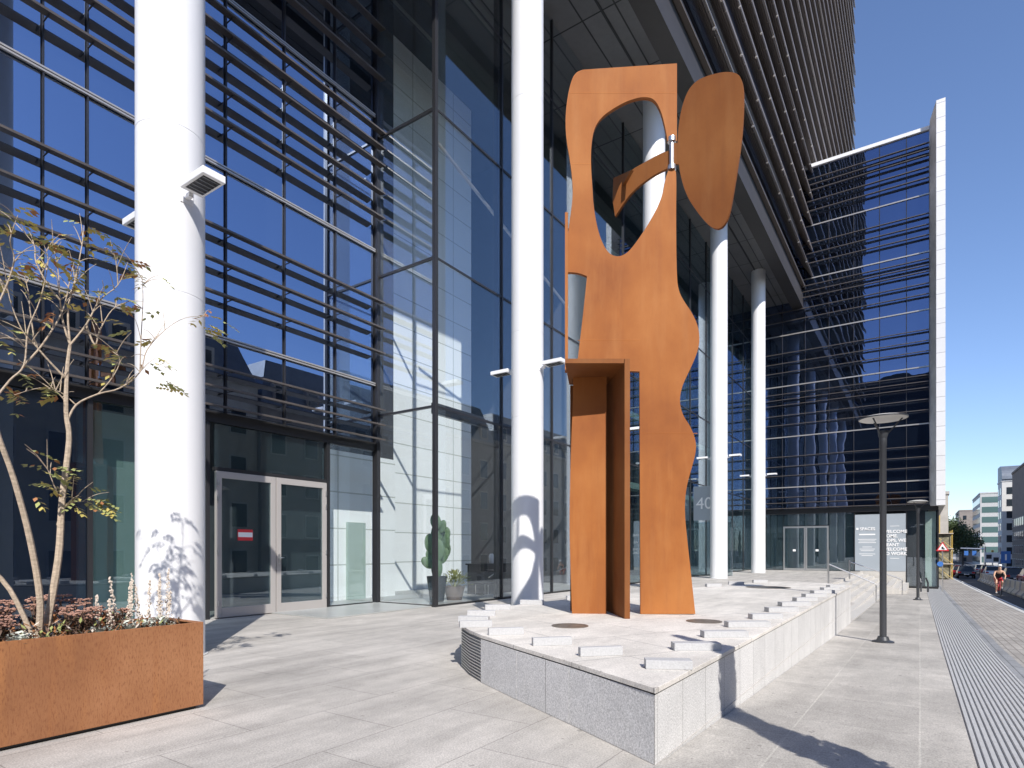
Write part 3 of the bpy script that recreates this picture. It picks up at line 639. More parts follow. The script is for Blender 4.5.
main = [(583, 69.6, K), (577, 71.5), (572, 78), (567.5, 96), (565.3, 117), (566, 138), (570.7, 164), (573, 188), (572, 205), (568, 232), (567, 250), (567.3, 272, K), (578, 272.5), (587, 276, K),
        (583, 315), (577.5, 360.8, K), (628, 360.8, K), (630, 371, K), (639.5, 371.5, K), (640.5, 614, K), (695.4, 614, K), (691.5, 578), (687.6, 543), (684.5, 512), (686, 488), (692.3, 466), (696.3, 451), (695.6, 439),
        (690.3, 426), (683.2, 416), (679.3, 402.5), (681.6, 387), (689.3, 371), (697, 354), (700, 340), (698, 325), (691, 311), (684.5, 302), (679, 292), (676.7, 278), (676, 216), (676.6, 175), (675, 169), (669, 168), (665, 180), (662.3, 196), (654.5, 213.5), (644, 231), (631, 249.5), (623, 255.6), (615.5, 256.6), (608.5, 253),
        (602, 242.5), (597, 226.5), (593.5, 205.6), (592.5, 188), (591, 167), (591, 148.5), (593.4, 130), (601, 117), (615.5, 107), (629, 100), (644, 96.3), (655, 99), (661.5, 112), (665.3, 127.6), (667.6, 140.7, K), (677, 140.7, K), (677, 63.3, K)]
plate(main, XL, DL, tx, td, .07, 'main_plate', M['corten'])
plate([(573, 376, K), (606.5, 376, K), (606.5, 614, K), (572, 614, K), (570.2, 560), (569.3, 520), (570.8, 450), (573, 400)], XL, DL, tx, td, .05, 'lower_panel', M['corten'])
# boxed doorway: top plate, side plate, upright blade at the left
def cbox(pts, z0, z1, name, m):
    return MB().prism([cw(x, d, z0) - SL for x, d in pts], [cw(x, d, z1) - SL for x, d in pts]).build(name, m, sc)
Dn = 8.62
cbox([((565 - 512) / F0 * Dn, Dn), ((624 - 512) / F0 * Dn - .0, Dn), (1.62, 9.75), (.93, 9.75)], 4.235, 4.30, 'top_plate', M['corten_shaded'])
cbox([((624.6 - 512) / F0 * Dn, Dn), ((630 - 512) / F0 * Dn, Dn), (1.60, 9.75), (1.536, 9.75)], PTOP + .001, 4.299, 'side_plate', M['corten_shaded'])
cbox([((565 - 512) / F0 * 9.15, 9.15), ((568 - 512) / F0 * 9.15, 9.15), ((568 - 512) / F0 * 9.32, 9.32), ((565 - 512) / F0 * 9.32, 9.32)], 4.301, 1.55 + (550 - 214) / F0 * 9.2, 'upright_blade', M['corten'])
cbox([(.95, 9.76), (1.60, 9.76), (1.60, 9.80), (.95, 9.80)], PTOP + .001, 4.23, 'inner_plate', M['corten_shaded'])
def seam(x0, x1, y, X=XL, D=DL, a=tx, d_=td, m='corten_shaded'):
    p = [onplane(x, yy, X, D, a, d_, -.002) for x, yy in ((x0, y), (x1, y - .0), (x1, y + .55), (x0, y + .55))]; q_ = [onplane(x, yy, X, D, a, d_, .02) for x, yy in ((x0, y), (x1, y - .0), (x1, y + .55), (x0, y + .55))]
    MB().prism([cw(*v) - SL for v in p], [cw(*v) - SL for v in q_]).build('weld_seam', M['corten_seam'], sc)
seam(568.6, 676.4, 92.5); seam(571.5, 591.0, 163.5); seam(641, 697.5, 433); seam(578, 640.4, 340)
for bx, by in ((573.5, 237), (575, 237), (668.5, 205)): pass
# paddle and arm turn about the hinge
hX, hD = (671.8 - 512) / F0 * 9.23, 9.23; th = R(-36); ptx, ptd = math.cos(th), math.sin(th)
pad = [(712.7, 74), (727, 71.3), (738.5, 73.5), (742.6, 82), (743.8, 97.5), (742.4, 130), (738.4, 161), (733.8, 189), (729.5, 214), (723.8, 226.5), (716, 229.5), (707.5, 224.5), (696.3, 211), (687, 196.5), (681.4, 180), (678.4, 163), (677.2, 149), (678.4, 125.6), (681.7, 107), (687.8, 90), (697.4, 79.5)]
plate(pad, hX, hD, ptx, ptd, .05, 'paddle', M['corten_shaded'])
plate([(680, 143, K), (680, 164, K), (673.5, 164, K), (673.5, 143, K)], hX, hD + .002, ptx, ptd, .04, 'paddle_lug', M['corten_shaded'])
arm = [(670.5, 150, K), (660, 153.5), (645, 162), (630, 170.5), (620, 183), (613, 203, K), (615, 216.5, K), (627, 198), (634, 190), (644, 181.5), (657, 173), (670.5, 167, K)]
plate(arm, hX, hD, ptx, ptd, .05, 'inner_arm', M['corten_shaded'])
plate([(613.3, 178, K), (631, 170, K), (612.5, 203, K)], (631 - 512) / F0 * 9.36, 9.36, -.2, .98, .05, 'arm_fold', M['corten_shaded'])
hz0, hz1 = CAMZ + (HOR - 169) / F0 * hD, CAMZ + (HOR - 139) / F0 * hD
pc = cw(hX, hD, 0) - SL
MB().tube([(pc.x, pc.y, hz0), (pc.x, pc.y, hz1)], .038, 14).tube([(pc.x, pc.y, hz1 - .05), (pc.x, pc.y, hz1 + .02)], .065, 14).tube([(pc.x, pc.y, hz0 - .02), (pc.x, pc.y, hz0 + .05)], .065, 14).build('hinge_pin', M['steel'], sc, smooth=True)
for o in sc.children:
    if o.name.startswith('hinge_pin'): o.location.z = 0
hp = [o for o in sc.children if o.name.startswith('hinge_pin')][0]; hp.location = (0, 0, -SL.z)

# ------------------------------------------------------------------ street lamps
def lamp_post():
    r = thing('street_lamp', '', 'street lamp', (0, 0, 0), 0, 'grey disc topped street lamps')
    MB().lathe([(.20, .002), (.20, .025), (.12, .05), (.095, .12)], 28).build('base_flange', M['lamppost'], r, smooth=True)
    MB().lathe([(.064, .05), (.060, 4.05), (.067, 4.06), (.067, 4.2), (.04, 4.22)], 28).build('pole', M['lamppost'], r, smooth=True)
    MB().lathe([(.05, 4.16), (.085, 4.26), (.095, 4.36), (.09, 4.36)], 24).build('cup', M['lamppost'], r, smooth=True)
    for k in range(3):
        a = k * 2.094 + .55; MB().tube([(.08 * math.cos(a), .08 * math.sin(a), 4.30), (.22 * math.cos(a), .22 * math.sin(a), 4.46), (.34 * math.cos(a), .34 * math.sin(a), 4.60)], .014, 8).build('arm', M['lamppost'], r)
    MB().lathe([(.02, 4.59), (.40, 4.595), (.438, 4.61), (.438, 4.625), (.34, 4.66), (.17, 4.69), (.02, 4.70)], 40).build('disc', M['lampdisc'], r, smooth=True)
    MB().lathe([(.444, 4.605), (.444, 4.63), (.436, 4.63), (.436, 4.605)], 40, cap=False).build('rim', M['lamppost'], r, smooth=True)
    return r
l1 = lamp_post(); l1.location = (14.55, .63, zs(14.55)); l1['label'] = 'near grey street lamp with a pale flat disc, in the middle of the pavement'
l2 = copy_tree(l1); l2.location = (34.0, .08, zs(34)); l2['label'] = 'farther smaller street lamp with a flat disc, in front of the glass wing'

# ------------------------------------------------------------------ planter, tree and flowers
PX0, PX1, PY0, PY1, PH = -.9, 3.17, 5.82, 6.66, .845
pt = thing('planter', 'long rectangular rusty steel planter full of dry plants at the left', 'planter', (1.1, 5.82, 0)); o_ = Vector((1.1, 5.82, 0))
def plb(x0, x1, y0, y1, z0, z1, n, m): return MB().box(x0 - 1.1, x1 - 1.1, y0 - 5.82, y1 - 5.82, z0, z1).build(n, m, pt, bevel=.004)
plb(PX0, PX1, PY0, PY0 + .012, .035, PH, 'front_plate', M['corten_tan']); plb(PX0, PX1, PY1 - .012, PY1, .035, PH, 'back_plate', M['corten_tan'])
plb(PX1 - .012, PX1 + .0005, PY0 + .013, PY1 - .013, .035, PH, 'end_plate', M['corten_tan']); plb(PX0, PX0 + .012, PY0 + .013, PY1 - .013, .035, PH, 'end_plate', M['corten_tan'])
for a in ((PX0 + .014, PX1 - .014, PY0 + .014, PY0 + .055), (PX0 + .014, PX1 - .014, PY1 - .055, PY1 - .014), (PX1 - .055, PX1 - .014, PY0 + .057, PY1 - .057)): plb(*a, PH - .014, PH - .003, 'rim', M['corten_tan'])
plb(PX0 + .05, PX1 - .05, PY0 + .05, PY1 - .05, .002, .034, 'foot', M['black'])
plb(PX0 + .02, PX1 - .02, PY0 + .02, PY1 - .02, .10, PH - .07, 'soil', M['soil'])

tr = thing('young_tree', 'thin multi stemmed young tree with sparse yellowing leaves in the rusty planter', 'tree', (2.0, 6.2, PH - .08)); TO = Vector((2.0, 6.2, PH - .08))
stems, tips = MB(), []
def P3(px, py, v=6.2): return pv(px, py, v) - TO
def limb(pts, r0, r1, n=7, tip=True):
    m = len(pts); fine = []
    for i in range(m - 1):
        p0, p1, p2, p3 = pts[max(i - 1, 0)], pts[i], pts[i + 1], pts[min(i + 2, m - 1)]
        for k in range(4):
            t = k / 4; fine.append(.5 * ((2 * p1) + (p2 - p0) * t + (2 * p0 - 5 * p1 + 4 * p2 - p3) * t * t + (3 * p1 - p0 - 3 * p2 + p3) * t ** 3))
    fine.append(pts[-1]); N = len(fine)
    stems.tube(fine, [r0 + (r1 - r0) * (i / (N - 1)) * (1 + .06 * math.sin(i * 2.1)) for i in range(N)], n)
    return fine
mainl = []
mainl.append((limb([P3(44, 640, 6.22), P3(58, 560), P3(62, 500), P3(69, 440), P3(66, 412), P3(67, 370), P3(70, 345)], .032, .013), 1))
mainl.append((limb([P3(38, 640, 6.18), P3(40, 600, 6.12), P3(30, 540, 6.05), P3(14, 480, 5.98), P3(-6, 420, 5.9), P3(-20, 330, 5.85)], .030, .015), 1))
mainl.append((limb([P3(34, 640, 6.2), P3(10, 590, 6.3), P3(-30, 540, 6.35), P3(-60, 440, 6.4)], .022, .012), 1))
guides = [
 [(66, 425), (76, 405), (98, 394), (120, 388), (140, 372), (147, 350), (165, 330), (185, 318), (207, 316)],
 [(140, 372), (141, 340), (143, 300), (142, 275)], [(70, 345), (63, 322), (60, 300), (58, 270), (52, 240)], [(70, 345), (86, 325), (100, 300), (118, 285), (128, 262)],
 [(70, 345), (68, 310), (75, 280), (82, 245), (84, 225)], [(67, 380), (48, 360), (35, 345), (22, 330), (10, 300), (5, 270)], [(35, 345), (30, 310), (28, 290), (20, 262)],
 [(86, 325), (95, 345), (100, 330), (112, 310), (126, 302)], [(-6, 400), (10, 380), (24, 365), (28, 330), (40, 300), (48, 262), (44, 245)], [(24, 365), (42, 345), (62, 312), (70, 280), (74, 262)],
 [(-20, 330), (0, 300), (14, 262), (10, 240), (18, 215)], [(60, 300), (48, 285), (36, 262), (34, 245), (20, 228)], [(98, 394), (112, 378), (120, 360), (112, 348)], [(76, 405), (60, 392), (40, 388), (14, 395)],
 [(57, 525), (62, 510), (75, 502), (88, 502)], [(62, 500), (56, 490), (50, 475), (47, 468)], [(68, 405), (60, 395), (52, 388)], [(118, 285), (116, 262), (110, 240)], [(60, 300), (72, 290), (80, 268)]]
vo = [6.15, 6.1, 6.3, 6.05, 6.35, 6.2, 6.3, 6.0, 6.1, 6.2, 5.95, 6.4, 6.1, 6.3, 6.2, 6.2, 6.2, 6.1, 6.3]
for g, v1 in zip(guides, vo):
    n = len(g); pts = [P3(x, y, 6.2 + (v1 - 6.2) * i / (n - 1)) for i, (x, y) in enumerate(g)]
    f = limb(pts, .0095 if n > 4 else .006, .002, 6); tips.append((f, 2))
    for q_ in range(int(n * 1.3)):                      # side twigs
        i = random.randint(len(f) // 3, len(f) - 2); p = f[i]; d = (f[i + 1] - f[i - 1]).normalized()
        side = Vector((random.uniform(-1, 1), random.uniform(-1, 1), random.uniform(-.2, .9))).normalized(); L = random.uniform(.10, .34)
        e = p + (d * .5 + side).normalized() * L; mid = (p + e) / 2 + Vector((0, 0, .02)); ff = limb([p, mid, e], .0045, .0016, 5); tips.append((ff, 3))
stems.build('trunk', M['bark'], tr, smooth=True)
lv = MB()
def leaflet(p, d, up, L, w_, mi):
    lv.mi = mi; s = d.cross(up)
    if s.length < .01: s = Vector((1, 0, 0))
    s.normalize(); sag = Vector((0, 0, -.18 * L)); m1 = p + d * L * .45
    lv.poly([p, m1 - s * w_ + sag * .2, p + d * L + sag]); lv.poly([p, p + d * L + sag, m1 + s * w_ + sag * .2])
def compound(p, d, n, L, mi):
    up = Vector((random.uniform(-.4, .4), random.uniform(-.4, .4), 1)).normalized(); s = d.cross(up).normalized()
    lv.mi = 2
    pts = [p + d * (i * L / n) + Vector((0, 0, -.25 * L * (i / n) ** 2)) for i in range(n + 1)]
    for i in range(1, n + 1):
        for sg in (-1, 1):
            if random.random() < .86: leaflet(pts[i], (s * sg * 1.0 + d * .5 + Vector((0, 0, random.uniform(-.35, .2)))).normalized(), up, random.uniform(.045, .075), .019, mi if random.random() < .75 else random.choice((0, 1, 2)))
    leaflet(pts[-1], d, up, .05, .013, mi)
for f, lvl in tips:
    k = 4 if lvl == 2 else 1
    for _ in range(k):
        if random.random() < (.8 if lvl == 2 else .3):
            i = len(f) - 1 if random.random() < .5 else random.randint(len(f) // 2, len(f) - 1)
            d = Vector((random.uniform(-1, 1), random.uniform(-1, 1), random.uniform(-.5, .3))).normalized()
            compound(f[i], d, random.randint(3, 6), random.uniform(.10, .20), random.choice((0, 0, 1, 1, 2)))
for px, py, n in ((88, 502, 5), (100, 504, 4), (48, 470, 4), (30, 480, 3), (205, 330, 3), (160, 385, 4), (150, 355, 3), (215, 325, 3)):
    for _ in range(n):
        compound(P3(px + random.uniform(-8, 8), py + random.uniform(-5, 7), 6.15), Vector((random.uniform(.2, 1), random.uniform(-.8, .1), random.uniform(-.4, .2))).normalized(), 5, .16, random.choice((0, 0, 1)))
lv.build('crown', [M['leaf_g'], M['leaf_y'], M['leaf_b']], tr)

# planting in the planter
ZT = PH - .07
def dusty(x, y, r, label):
    b = MB()
    for i in range(70):
        a = random.uniform(0, 6.28); el = random.uniform(.1, 1.3); L = r * random.uniform(.6, 1.1); d = Vector((math.cos(a) * math.cos(el), math.sin(a) * math.cos(el), math.sin(el) * .8))
        s = Vector((-math.sin(a), math.cos(a), 0)); e = d * L + Vector((0, 0, -.02)); w_ = .014
        for j in range(3):
            q0 = d * L * (.35 + .25 * j); b.poly([q0, q0 + (s * .8 + d * .6) * w_ * 2.2, q0 + d * w_ * 2]); b.poly([q0, q0 + (-s * .8 + d * .6) * w_ * 2.2, q0 + d * w_ * 2])
        b.poly([d * .01, d * L * .6 + s * w_ * .6, e, d * L * .6 - s * w_ * .6])
    o = b.build('dusty_miller', M['silver'], None, loc=(x, y, ZT)); tag(o, label, 'plant', 'silver plants along the planter rim')
for i, (x, y) in enumerate([(1.15, 5.98), (1.40, 5.96), (1.75, 5.97), (2.35, 6.0), (2.58, 6.05), (2.75, 6.12), (2.92, 6.2), (3.02, 6.34)]):
    dusty(x, y, .13 if i % 2 else .15, 'silver leaved low plant %s' % ['at the left edge of the picture in the planter', 'just right of the leftmost silver plant', 'left of the tree stems at the planter front', 'right of the tree stems at the planter front', 'in front of the dry flower spikes', 'below the tallest dry spikes', 'near the right end of the planter', 'in the right rear corner of the planter'][i])
def sedum(x, y, h, label):
    b = MB(); hd = b
    for i in range(13):
        a = random.uniform(0, 6.28); rr = random.uniform(.03, .2); top = Vector((rr * math.cos(a), rr * math.sin(a), h * random.uniform(.7, 1.1)))
        b.tube([(0.3 * top.x, .3 * top.y, 0), top + Vector((0, 0, .012))], .005, 5)
        for j in range(9):
            t = random.uniform(.2, .85); p = Vector((top.x * t, top.y * t, top.z * t)); aa = random.uniform(0, 6.28); d = Vector((math.cos(aa), math.sin(aa), random.uniform(-.2, .4)))
            s = Vector((-math.sin(aa), math.cos(aa), 0)); b.poly([p, p + d * .03 + s * .016, p + d * .065, p + d * .03 - s * .016])
        for j in range(14):
            b.mi = 1; q0 = top + Vector((random.uniform(-.05, .05), random.uniform(-.05, .05), random.uniform(-.006, .012))); nf = len(b.bm.faces); hd.ball(q0, random.uniform(.008, .014), (1, 1, .6), 5)
            for f_ in list(b.bm.faces)[nf:]: f_.material_index = 1
        b.mi = 0
    tag(b.build('sedum', [M['sedleaf'], M['sedum']], None, loc=(x, y, ZT)), label, 'plant', 'brown headed plants in the planter')
for i, (x, y, h) in enumerate([(1.45, 6.3, .30), (1.75, 6.42, .33), (1.62, 6.12, .22), (2.05, 6.45, .33), (2.2, 6.15, .24), (2.32, 6.38, .30), (2.5, 6.3, .20)]):
    sedum(x, y, h, 'plant with flat dry pinkish heads, ' + ['leftmost, behind the stems', 'rear one behind the tree stems', 'low one between the stems', 'rear one just right of the main stem', 'low one in front right of the main stem', 'tallest one left of the dry spikes', 'lowest one among the dry spikes'][i])
def spike(x, y, h, label, lean):
    b = MB(); top = Vector((lean[0], lean[1], h)); b.tube([(0, 0, 0), top * .5 + Vector((.008, 0, 0)), top], [.004, .003, .002], 5)
    for i in range(75):
        t = .25 + .75 * random.random(); p = top * t; a = random.uniform(0, 6.28); rr = (.026 * (1.1 - t) + .004) * random.uniform(.4, 1.3); b.ball(p + Vector((rr * math.cos(a), rr * math.sin(a), 0)), random.uniform(.004, .009), (1, 1, 1.3), 5)
    o = b.build('dry_flower_spike', M['straw'], None, loc=(x, y, ZT)); tag(o, label, 'dry flower', 'dry straw coloured flower spikes')
sp = [(2.42, 6.22, .36), (2.50, 6.18, .32), (2.58, 6.28, .52), (2.66, 6.22, .56), (2.70, 6.32, .50), (2.76, 6.2, .44), (2.62, 6.12, .34), (2.88, 6.30, .48), (2.97, 6.26, .44), (3.02, 6.40, .54), (3.06, 6.30, .36), (3.10, 6.42, .58)]
for i, (x, y, h) in enumerate(sp): spike(x, y, h, '%s dry straw coloured flower spike counted from the left' % ORD[i], (random.uniform(-.05, .05), random.uniform(-.04, .04)))
b = MB()
for i in range(4200):
    x, y = random.uniform(PX0 + .1, PX1 - .06), random.uniform(PY0 + .06, PY1 - .05); a = random.uniform(0, 6.28); d = Vector((math.cos(a), math.sin(a), random.uniform(.1, 1.2))); s = Vector((-math.sin(a), math.cos(a), 0)); L = random.uniform(.03, .08)
    p = Vector((x, y, ZT + random.random() ** 2 * (.16 if x < 2.7 else .06))); b.mi = random.choice((0, 0, 0, 1, 2, 3, 3)); b.poly([p, p + d * L * .5 + s * .012, p + d * L, p + d * L * .5 - s * .012])
tag(b.build('ground_cover', [M['sedleaf'], M['leaf_g'], M['straw'], M['leaf_b']]), kind='stuff')

# ------------------------------------------------------------------ pot plants inside the glass lobby
def pot(loc, r, h, m, label, cat, group=None):
    t = thing('potted_plant', label, cat, loc, 0, group)
    MB().lathe([(r * .68, 0), (r, h), (r * .93, h), (r * .93, h - .05)], 24).build('pot', m, t, smooth=True); MB().lathe([(r * .9, h - .09), (r * .9, h - .05)], 16).build('soil', M['soil'], t); return t
p = pz(435, 596, .03); t = pot((13.35, 11.75, .03), .30, .75, M['potgrey'], 'tall paddle cactus in a charcoal pot behind the lobby glass corner', 'potted plant'); b = MB()
def pad_(c, rx, rz_, a, tilt):
    Mx = Matrix.Translation(c) @ Matrix.Rotation(a, 4, 'Z') @ Matrix.Rotation(tilt, 4, 'Y') @ Matrix.Diagonal((rx * 1.35, .05, rz_ * 1.1, 1)); bmesh.ops.create_uvsphere(b.bm, u_segments=14, v_segments=8, radius=1, matrix=Mx)
for c, rx, rz_, a, tl in [((0, 0, 1.0), .13, .30, .3, 0), ((.02, 0, 1.5), .15, .32, -.2, .1), ((-.2, .02, 1.3), .13, .24, .5, -.5), ((.25, 0, 1.35), .14, .25, -.4, .5), ((.06, .05, 2.0), .14, .3, .3, .1), ((-.28, 0, 1.7), .13, .27, -.1, -.15),
                        ((.3, -.05, 1.75), .14, .27, -.6, .15), ((-.05, 0, 2.35), .12, .22, .2, -.2), ((.42, 0, 1.5), .12, .22, -.6, .3), ((-.35, .05, 1.15), .11, .2, .4, -.9), ((.12, -.1, 2.2), .1, .2, -.6, .4), ((.4, 0, 2.0), .11, .2, -.3, .1)]: pad_(c, rx, rz_, a - .9, tl)
b.build('cactus', M['cactus'], t, smooth=True)
t = pot((14.15, 11.75, .03), .33, .42, M['potbrown'], 'leafy shrub in a wide brown pot beside the paddle cactus', 'potted plant'); b = MB()
for i in range(150):
    a = random.uniform(0, 6.28); el = random.uniform(.2, 1.5); L = random.uniform(.25, .5); d = Vector((math.cos(a) * math.cos(el), math.sin(a) * math.cos(el), math.sin(el))); s = Vector((-math.sin(a), math.cos(a), 0)); q0 = Vector((0, 0, .35)) + d * L
    b.poly([q0, q0 + d * .1 + s * .03, q0 + d * .18 - Vector((0, 0, .04)), q0 + d * .1 - s * .03])
    if i % 6 == 0: b.tube([(0, 0, .35), q0], .006, 4)
b.build('leaves', M['leaf_g'], t)
r = thing('reception_desk', 'dark desk with a small white lamp inside the lobby behind the white column', 'desk', (17.2, 12.6, .03))
MB().box(-.9, .9, -.35, .35, .0, 1.0).box(-.95, .95, -.4, .4, 1.0, 1.05).build('counter', M['black'], r)
tag(MB().lathe([(.07, 0), (.10, .1), (.10, .26), (.05, .34)], 16).build('table_lamp', M['signwhite'], None, smooth=True, loc=(17.1, 12.5, 1.081)), 'small white lamp standing on the dark lobby desk', 'lamp')
ch = thing('armchair', 'dark low armchair with thin pale legs inside the lobby', 'chair', (16.0, 11.9, .03))
MB().box(-.3, .3, -.3, .3, .38, .46).build('seat', M['frame'], ch, bevel=.02); MB().tube([(-.3, -.3, .62), (.3, -.3, .85), (.3, .3, .85)], .02, 8).build('backrest', M['transom'], ch)
for a in (-.26, .26):
    for c in (-.26, .26): MB().tube([(a, c, 0), (a, c, .38)], .015, 6).build('leg', M['transom'], ch)

# ------------------------------------------------------------------ street furniture, cyclist, traffic
ws = thing('warning_sign', 'red triangular roadworks warning sign on a pole at the corner of the glass wing', 'traffic sign', (45.5, -1.15, zs(45.5)))
Mf = Matrix.Rotation(R(0), 4, 'Z')
def face_tri(x, y0, z0, s, m, name, par):
    b = MB(); pts = [(x, y0 - s / 2, z0), (x, y0 + s / 2, z0), (x, y0, z0 + s * .87)]; b.prism(pts, [(x + .012, y, z) for _, y, z in pts]); return b.build(name, m, par)
MB().tube([(0, 0, 0), (0, 0, 3.2)], .035, 8).build('pole', M['steel'], ws); s1 = face_tri(-.05, 0, 2.50, .66, M['red'], 'sign_board', ws); face_tri(-.065, 0, 2.57, .46, M['signwhite'], 'sign_field', s1)
MB().box(-.085, -.07, -.04, .04, 2.63, 2.76).box(-.085, -.07, -.10, -.041, 2.61, 2.67).build('symbol', M['black'], s1)
MB().lathe([(.16, 0), (.16, .02)], 20).build('blue_disc', M['blue'], ws).matrix_local = Matrix.Translation((-.06, .12, 1.7)) @ Matrix.Rotation(R(-90), 4, 'Y')
bs = thing('bollard', 'dark metal bollard pair with a curved top by the wing corner', 'bollard', (44.0, -.4, zs(44)))
MB().tube([(0, 0, 0), (-.05, 0, .55), (-.25, .1, .85)], .05, 8).tube([(0, .35, 0), (.05, .35, .5), (.2, .4, .8)], .05, 8).build('post', M['lamppost'], bs)

def cyclist(loc, rz):
    bk = thing('bicycle', 'racing bicycle ridden towards the camera on the street', 'bicycle', loc, rz)
    for x in (-.5, .5):
        wh = MB(); pts = [(x + .33 * math.cos(a * math.pi / 12), 0, .34 + .33 * math.sin(a * math.pi / 12)) for a in range(25)]; wh.tube(pts, .014, 6, False)
        o = wh.build('wheel', M['rubber'], bk); sp_ = MB()
        for a in range(8): sp_.tube([(x, 0, .34), (x + .32 * math.cos(a * math.pi / 4), 0, .34 + .32 * math.sin(a * math.pi / 4))], .002, 3)
        sp_.build('spokes', M['steel'], o)
    MB().tube([(-.5, 0, .34), (-.18, 0, .85)], .015, 6).tube([(-.18, 0, .85), (.33, 0, .82)], .017, 6).tube([(-.05, 0, .30), (.33, 0, .80)], .02, 6).tube([(-.05, 0, .30), (-.20, 0, .88)], .016, 6).tube([(-.5, 0, .34), (-.05, 0, .3)], .01, 6).tube([(.5, 0, .34), (.33, 0, .85)], .015, 6).build('frame', M['red'], bk)
    MB().tube([(.40, -.22, .82), (.44, -.22, .95), (.36, -.2, 1.0), (.36, .2, 1.0), (.44, .22, .95), (.40, .22, .82)], .014, 6).build('handlebar', M['black'], bk)
    MB().box(-.32, -.06, -.05, .05, .90, .95).build('saddle', M['black'], bk)
    # rider: one skinned body
    J = {'pel': (-.18, 0, 1.02), 'spi': (-.02, 0, 1.25), 'che': (.14, 0, 1.42), 'nec': (.22, 0, 1.52), 'hd0': (.27, 0, 1.60), 'hd1': (.31, 0, 1.72)}
    for s, y in (('l', 1), ('r', -1)):
        J.update({s + 'hip': (-.16, .10 * y, .98), s + 'kn': (.20 + .05 * y, .13 * y, .72 + .12 * y), s + 'an': (-.03, .12 * y, .38 + .14 * y), s + 'to': (.12, .12 * y, .33 + .14 * y),
                  s + 'sh': (.15, .19 * y, 1.42), s + 'el': (.28, .27 * y, 1.18), s + 'wr': (.40, .215 * y, 1.02), s + 'ha': (.45, .21 * y, .97)})
    names = list(J); E = [('pel', 'spi'), ('spi', 'che'), ('che', 'nec'), ('nec', 'hd0'), ('hd0', 'hd1')]
    for s in 'lr': E += [('pel', s + 'hip'), (s + 'hip', s + 'kn'), (s + 'kn', s + 'an'), (s + 'an', s + 'to'), ('che', s + 'sh'), (s + 'sh', s + 'el'), (s + 'el', s + 'wr'), (s + 'wr', s + 'ha')]
    rad = {'pel': .12, 'spi': .12, 'che': .13, 'nec': .055, 'hd0': .07, 'hd1': .085}
    for s in 'lr': rad.update({s + 'hip': .09, s + 'kn': .055, s + 'an': .035, s + 'to': .035, s + 'sh': .06, s + 'el': .04, s + 'wr': .027, s + 'ha': .035})
    def skinned(nm, keep, mats, grow=1.0, par=None, lab=False):
        ks = [k for k in names if k in keep]; me = bpy.data.meshes.new(nm); me.from_pydata([J[k] for k in ks], [(ks.index(a), ks.index(c)) for a, c in E if a in ks and c in ks], [])
        o = bpy.data.objects.new(nm, me); C.objects.link(o); md = o.modifiers.new('s', 'SKIN'); sv = me.skin_vertices[0].data
        for i, k in enumerate(ks): sv[i].radius = (rad[k] * grow,) * 2; sv[i].use_root = (i == 0)
        sb = o.modifiers.new('b', 'SUBSURF'); sb.levels = sb.render_levels = 2; bpy.context.view_layer.update()
        m2 = bpy.data.meshes.new_from_object(o.evaluated_get(bpy.context.evaluated_depsgraph_get())); o.modifiers.clear(); o.data = m2; m2.materials.clear(); m2.materials.append(mats); m2.shade_smooth(); o.parent = par; return o
    pr = thing('person', 'cyclist in a black top, white sleeves and red shorts riding towards the camera', 'person', loc, rz)
    body = skinned('body', names, M['skin'], 1.0, pr)
    skinned('jersey', ['pel', 'spi', 'che', 'lsh', 'rsh'], M['cloth_dark'], 1.32, pr)
    skinned('shorts', ['pel', 'lhip', 'rhip', 'lkn', 'rkn'], M['red'], 1.08, pr).location.x = -.01
    MB().ball((.31, 0, 1.78), .12, (1.25, .9, .7), 14).build('helmet', M['signwhite'], pr, smooth=True)
    for y in (-.12, .12): MB().ball((.05, y, .31 + (.14 if y > 0 else -.14)), .07, (1.9, .7, .6), 8).build('shoe', M['signwhite'], pr, smooth=True)
cyclist((45.5, -4.05 + .2, zs(45.5) - .13), R(184))

# concrete barriers along the road
def barrier():
    pr = [(-.30, 0), (-.30, .12), (-.12, .35), (-.08, .85), (.08, .85), (.12, .35), (.30, .12), (.30, 0)]
    r = thing('concrete_barrier', '', 'barrier', (0, 0, 0), 0, 'concrete barriers between the cycle lane and the traffic')
    MB().prism([(-.95, y, z) for y, z in pr], [(.95, y, z) for y, z in pr]).build('block', M['concrete'], r, bevel=.015)
    MB().box(.951, 1.0, -.05, .05, .5, .7).box(.951, 1.0, -.05, .05, .2, .3).build('coupling', M['steel'], r); return r
bar = barrier(); bar['label'] = 'nearest concrete barrier at the right edge of the picture, beside the cycle lane'; N2 = ['first', 'second', 'third', 'fourth', 'fifth', 'sixth', 'seventh', 'eighth', 'ninth', 'tenth', 'eleventh', 'twelfth', 'thirteenth', 'fourteenth', 'fifteenth', 'sixteenth', 'seventeenth', 'eighteenth']
for i in range(18):
    u = 33.5 + i * 2.7; v = -4.75 - .012 * (u - 30); o = bar if i == 0 else copy_tree(bar); o.location = (u, v, zs(u) - .13); o.rotation_euler = (0, -math.atan((zs(u + 1) - zs(u))), -.012)
    if i: o['label'] = 'concrete barrier, %s from the near end of the row beside the cycle lane' % N2[i]
cp = {}
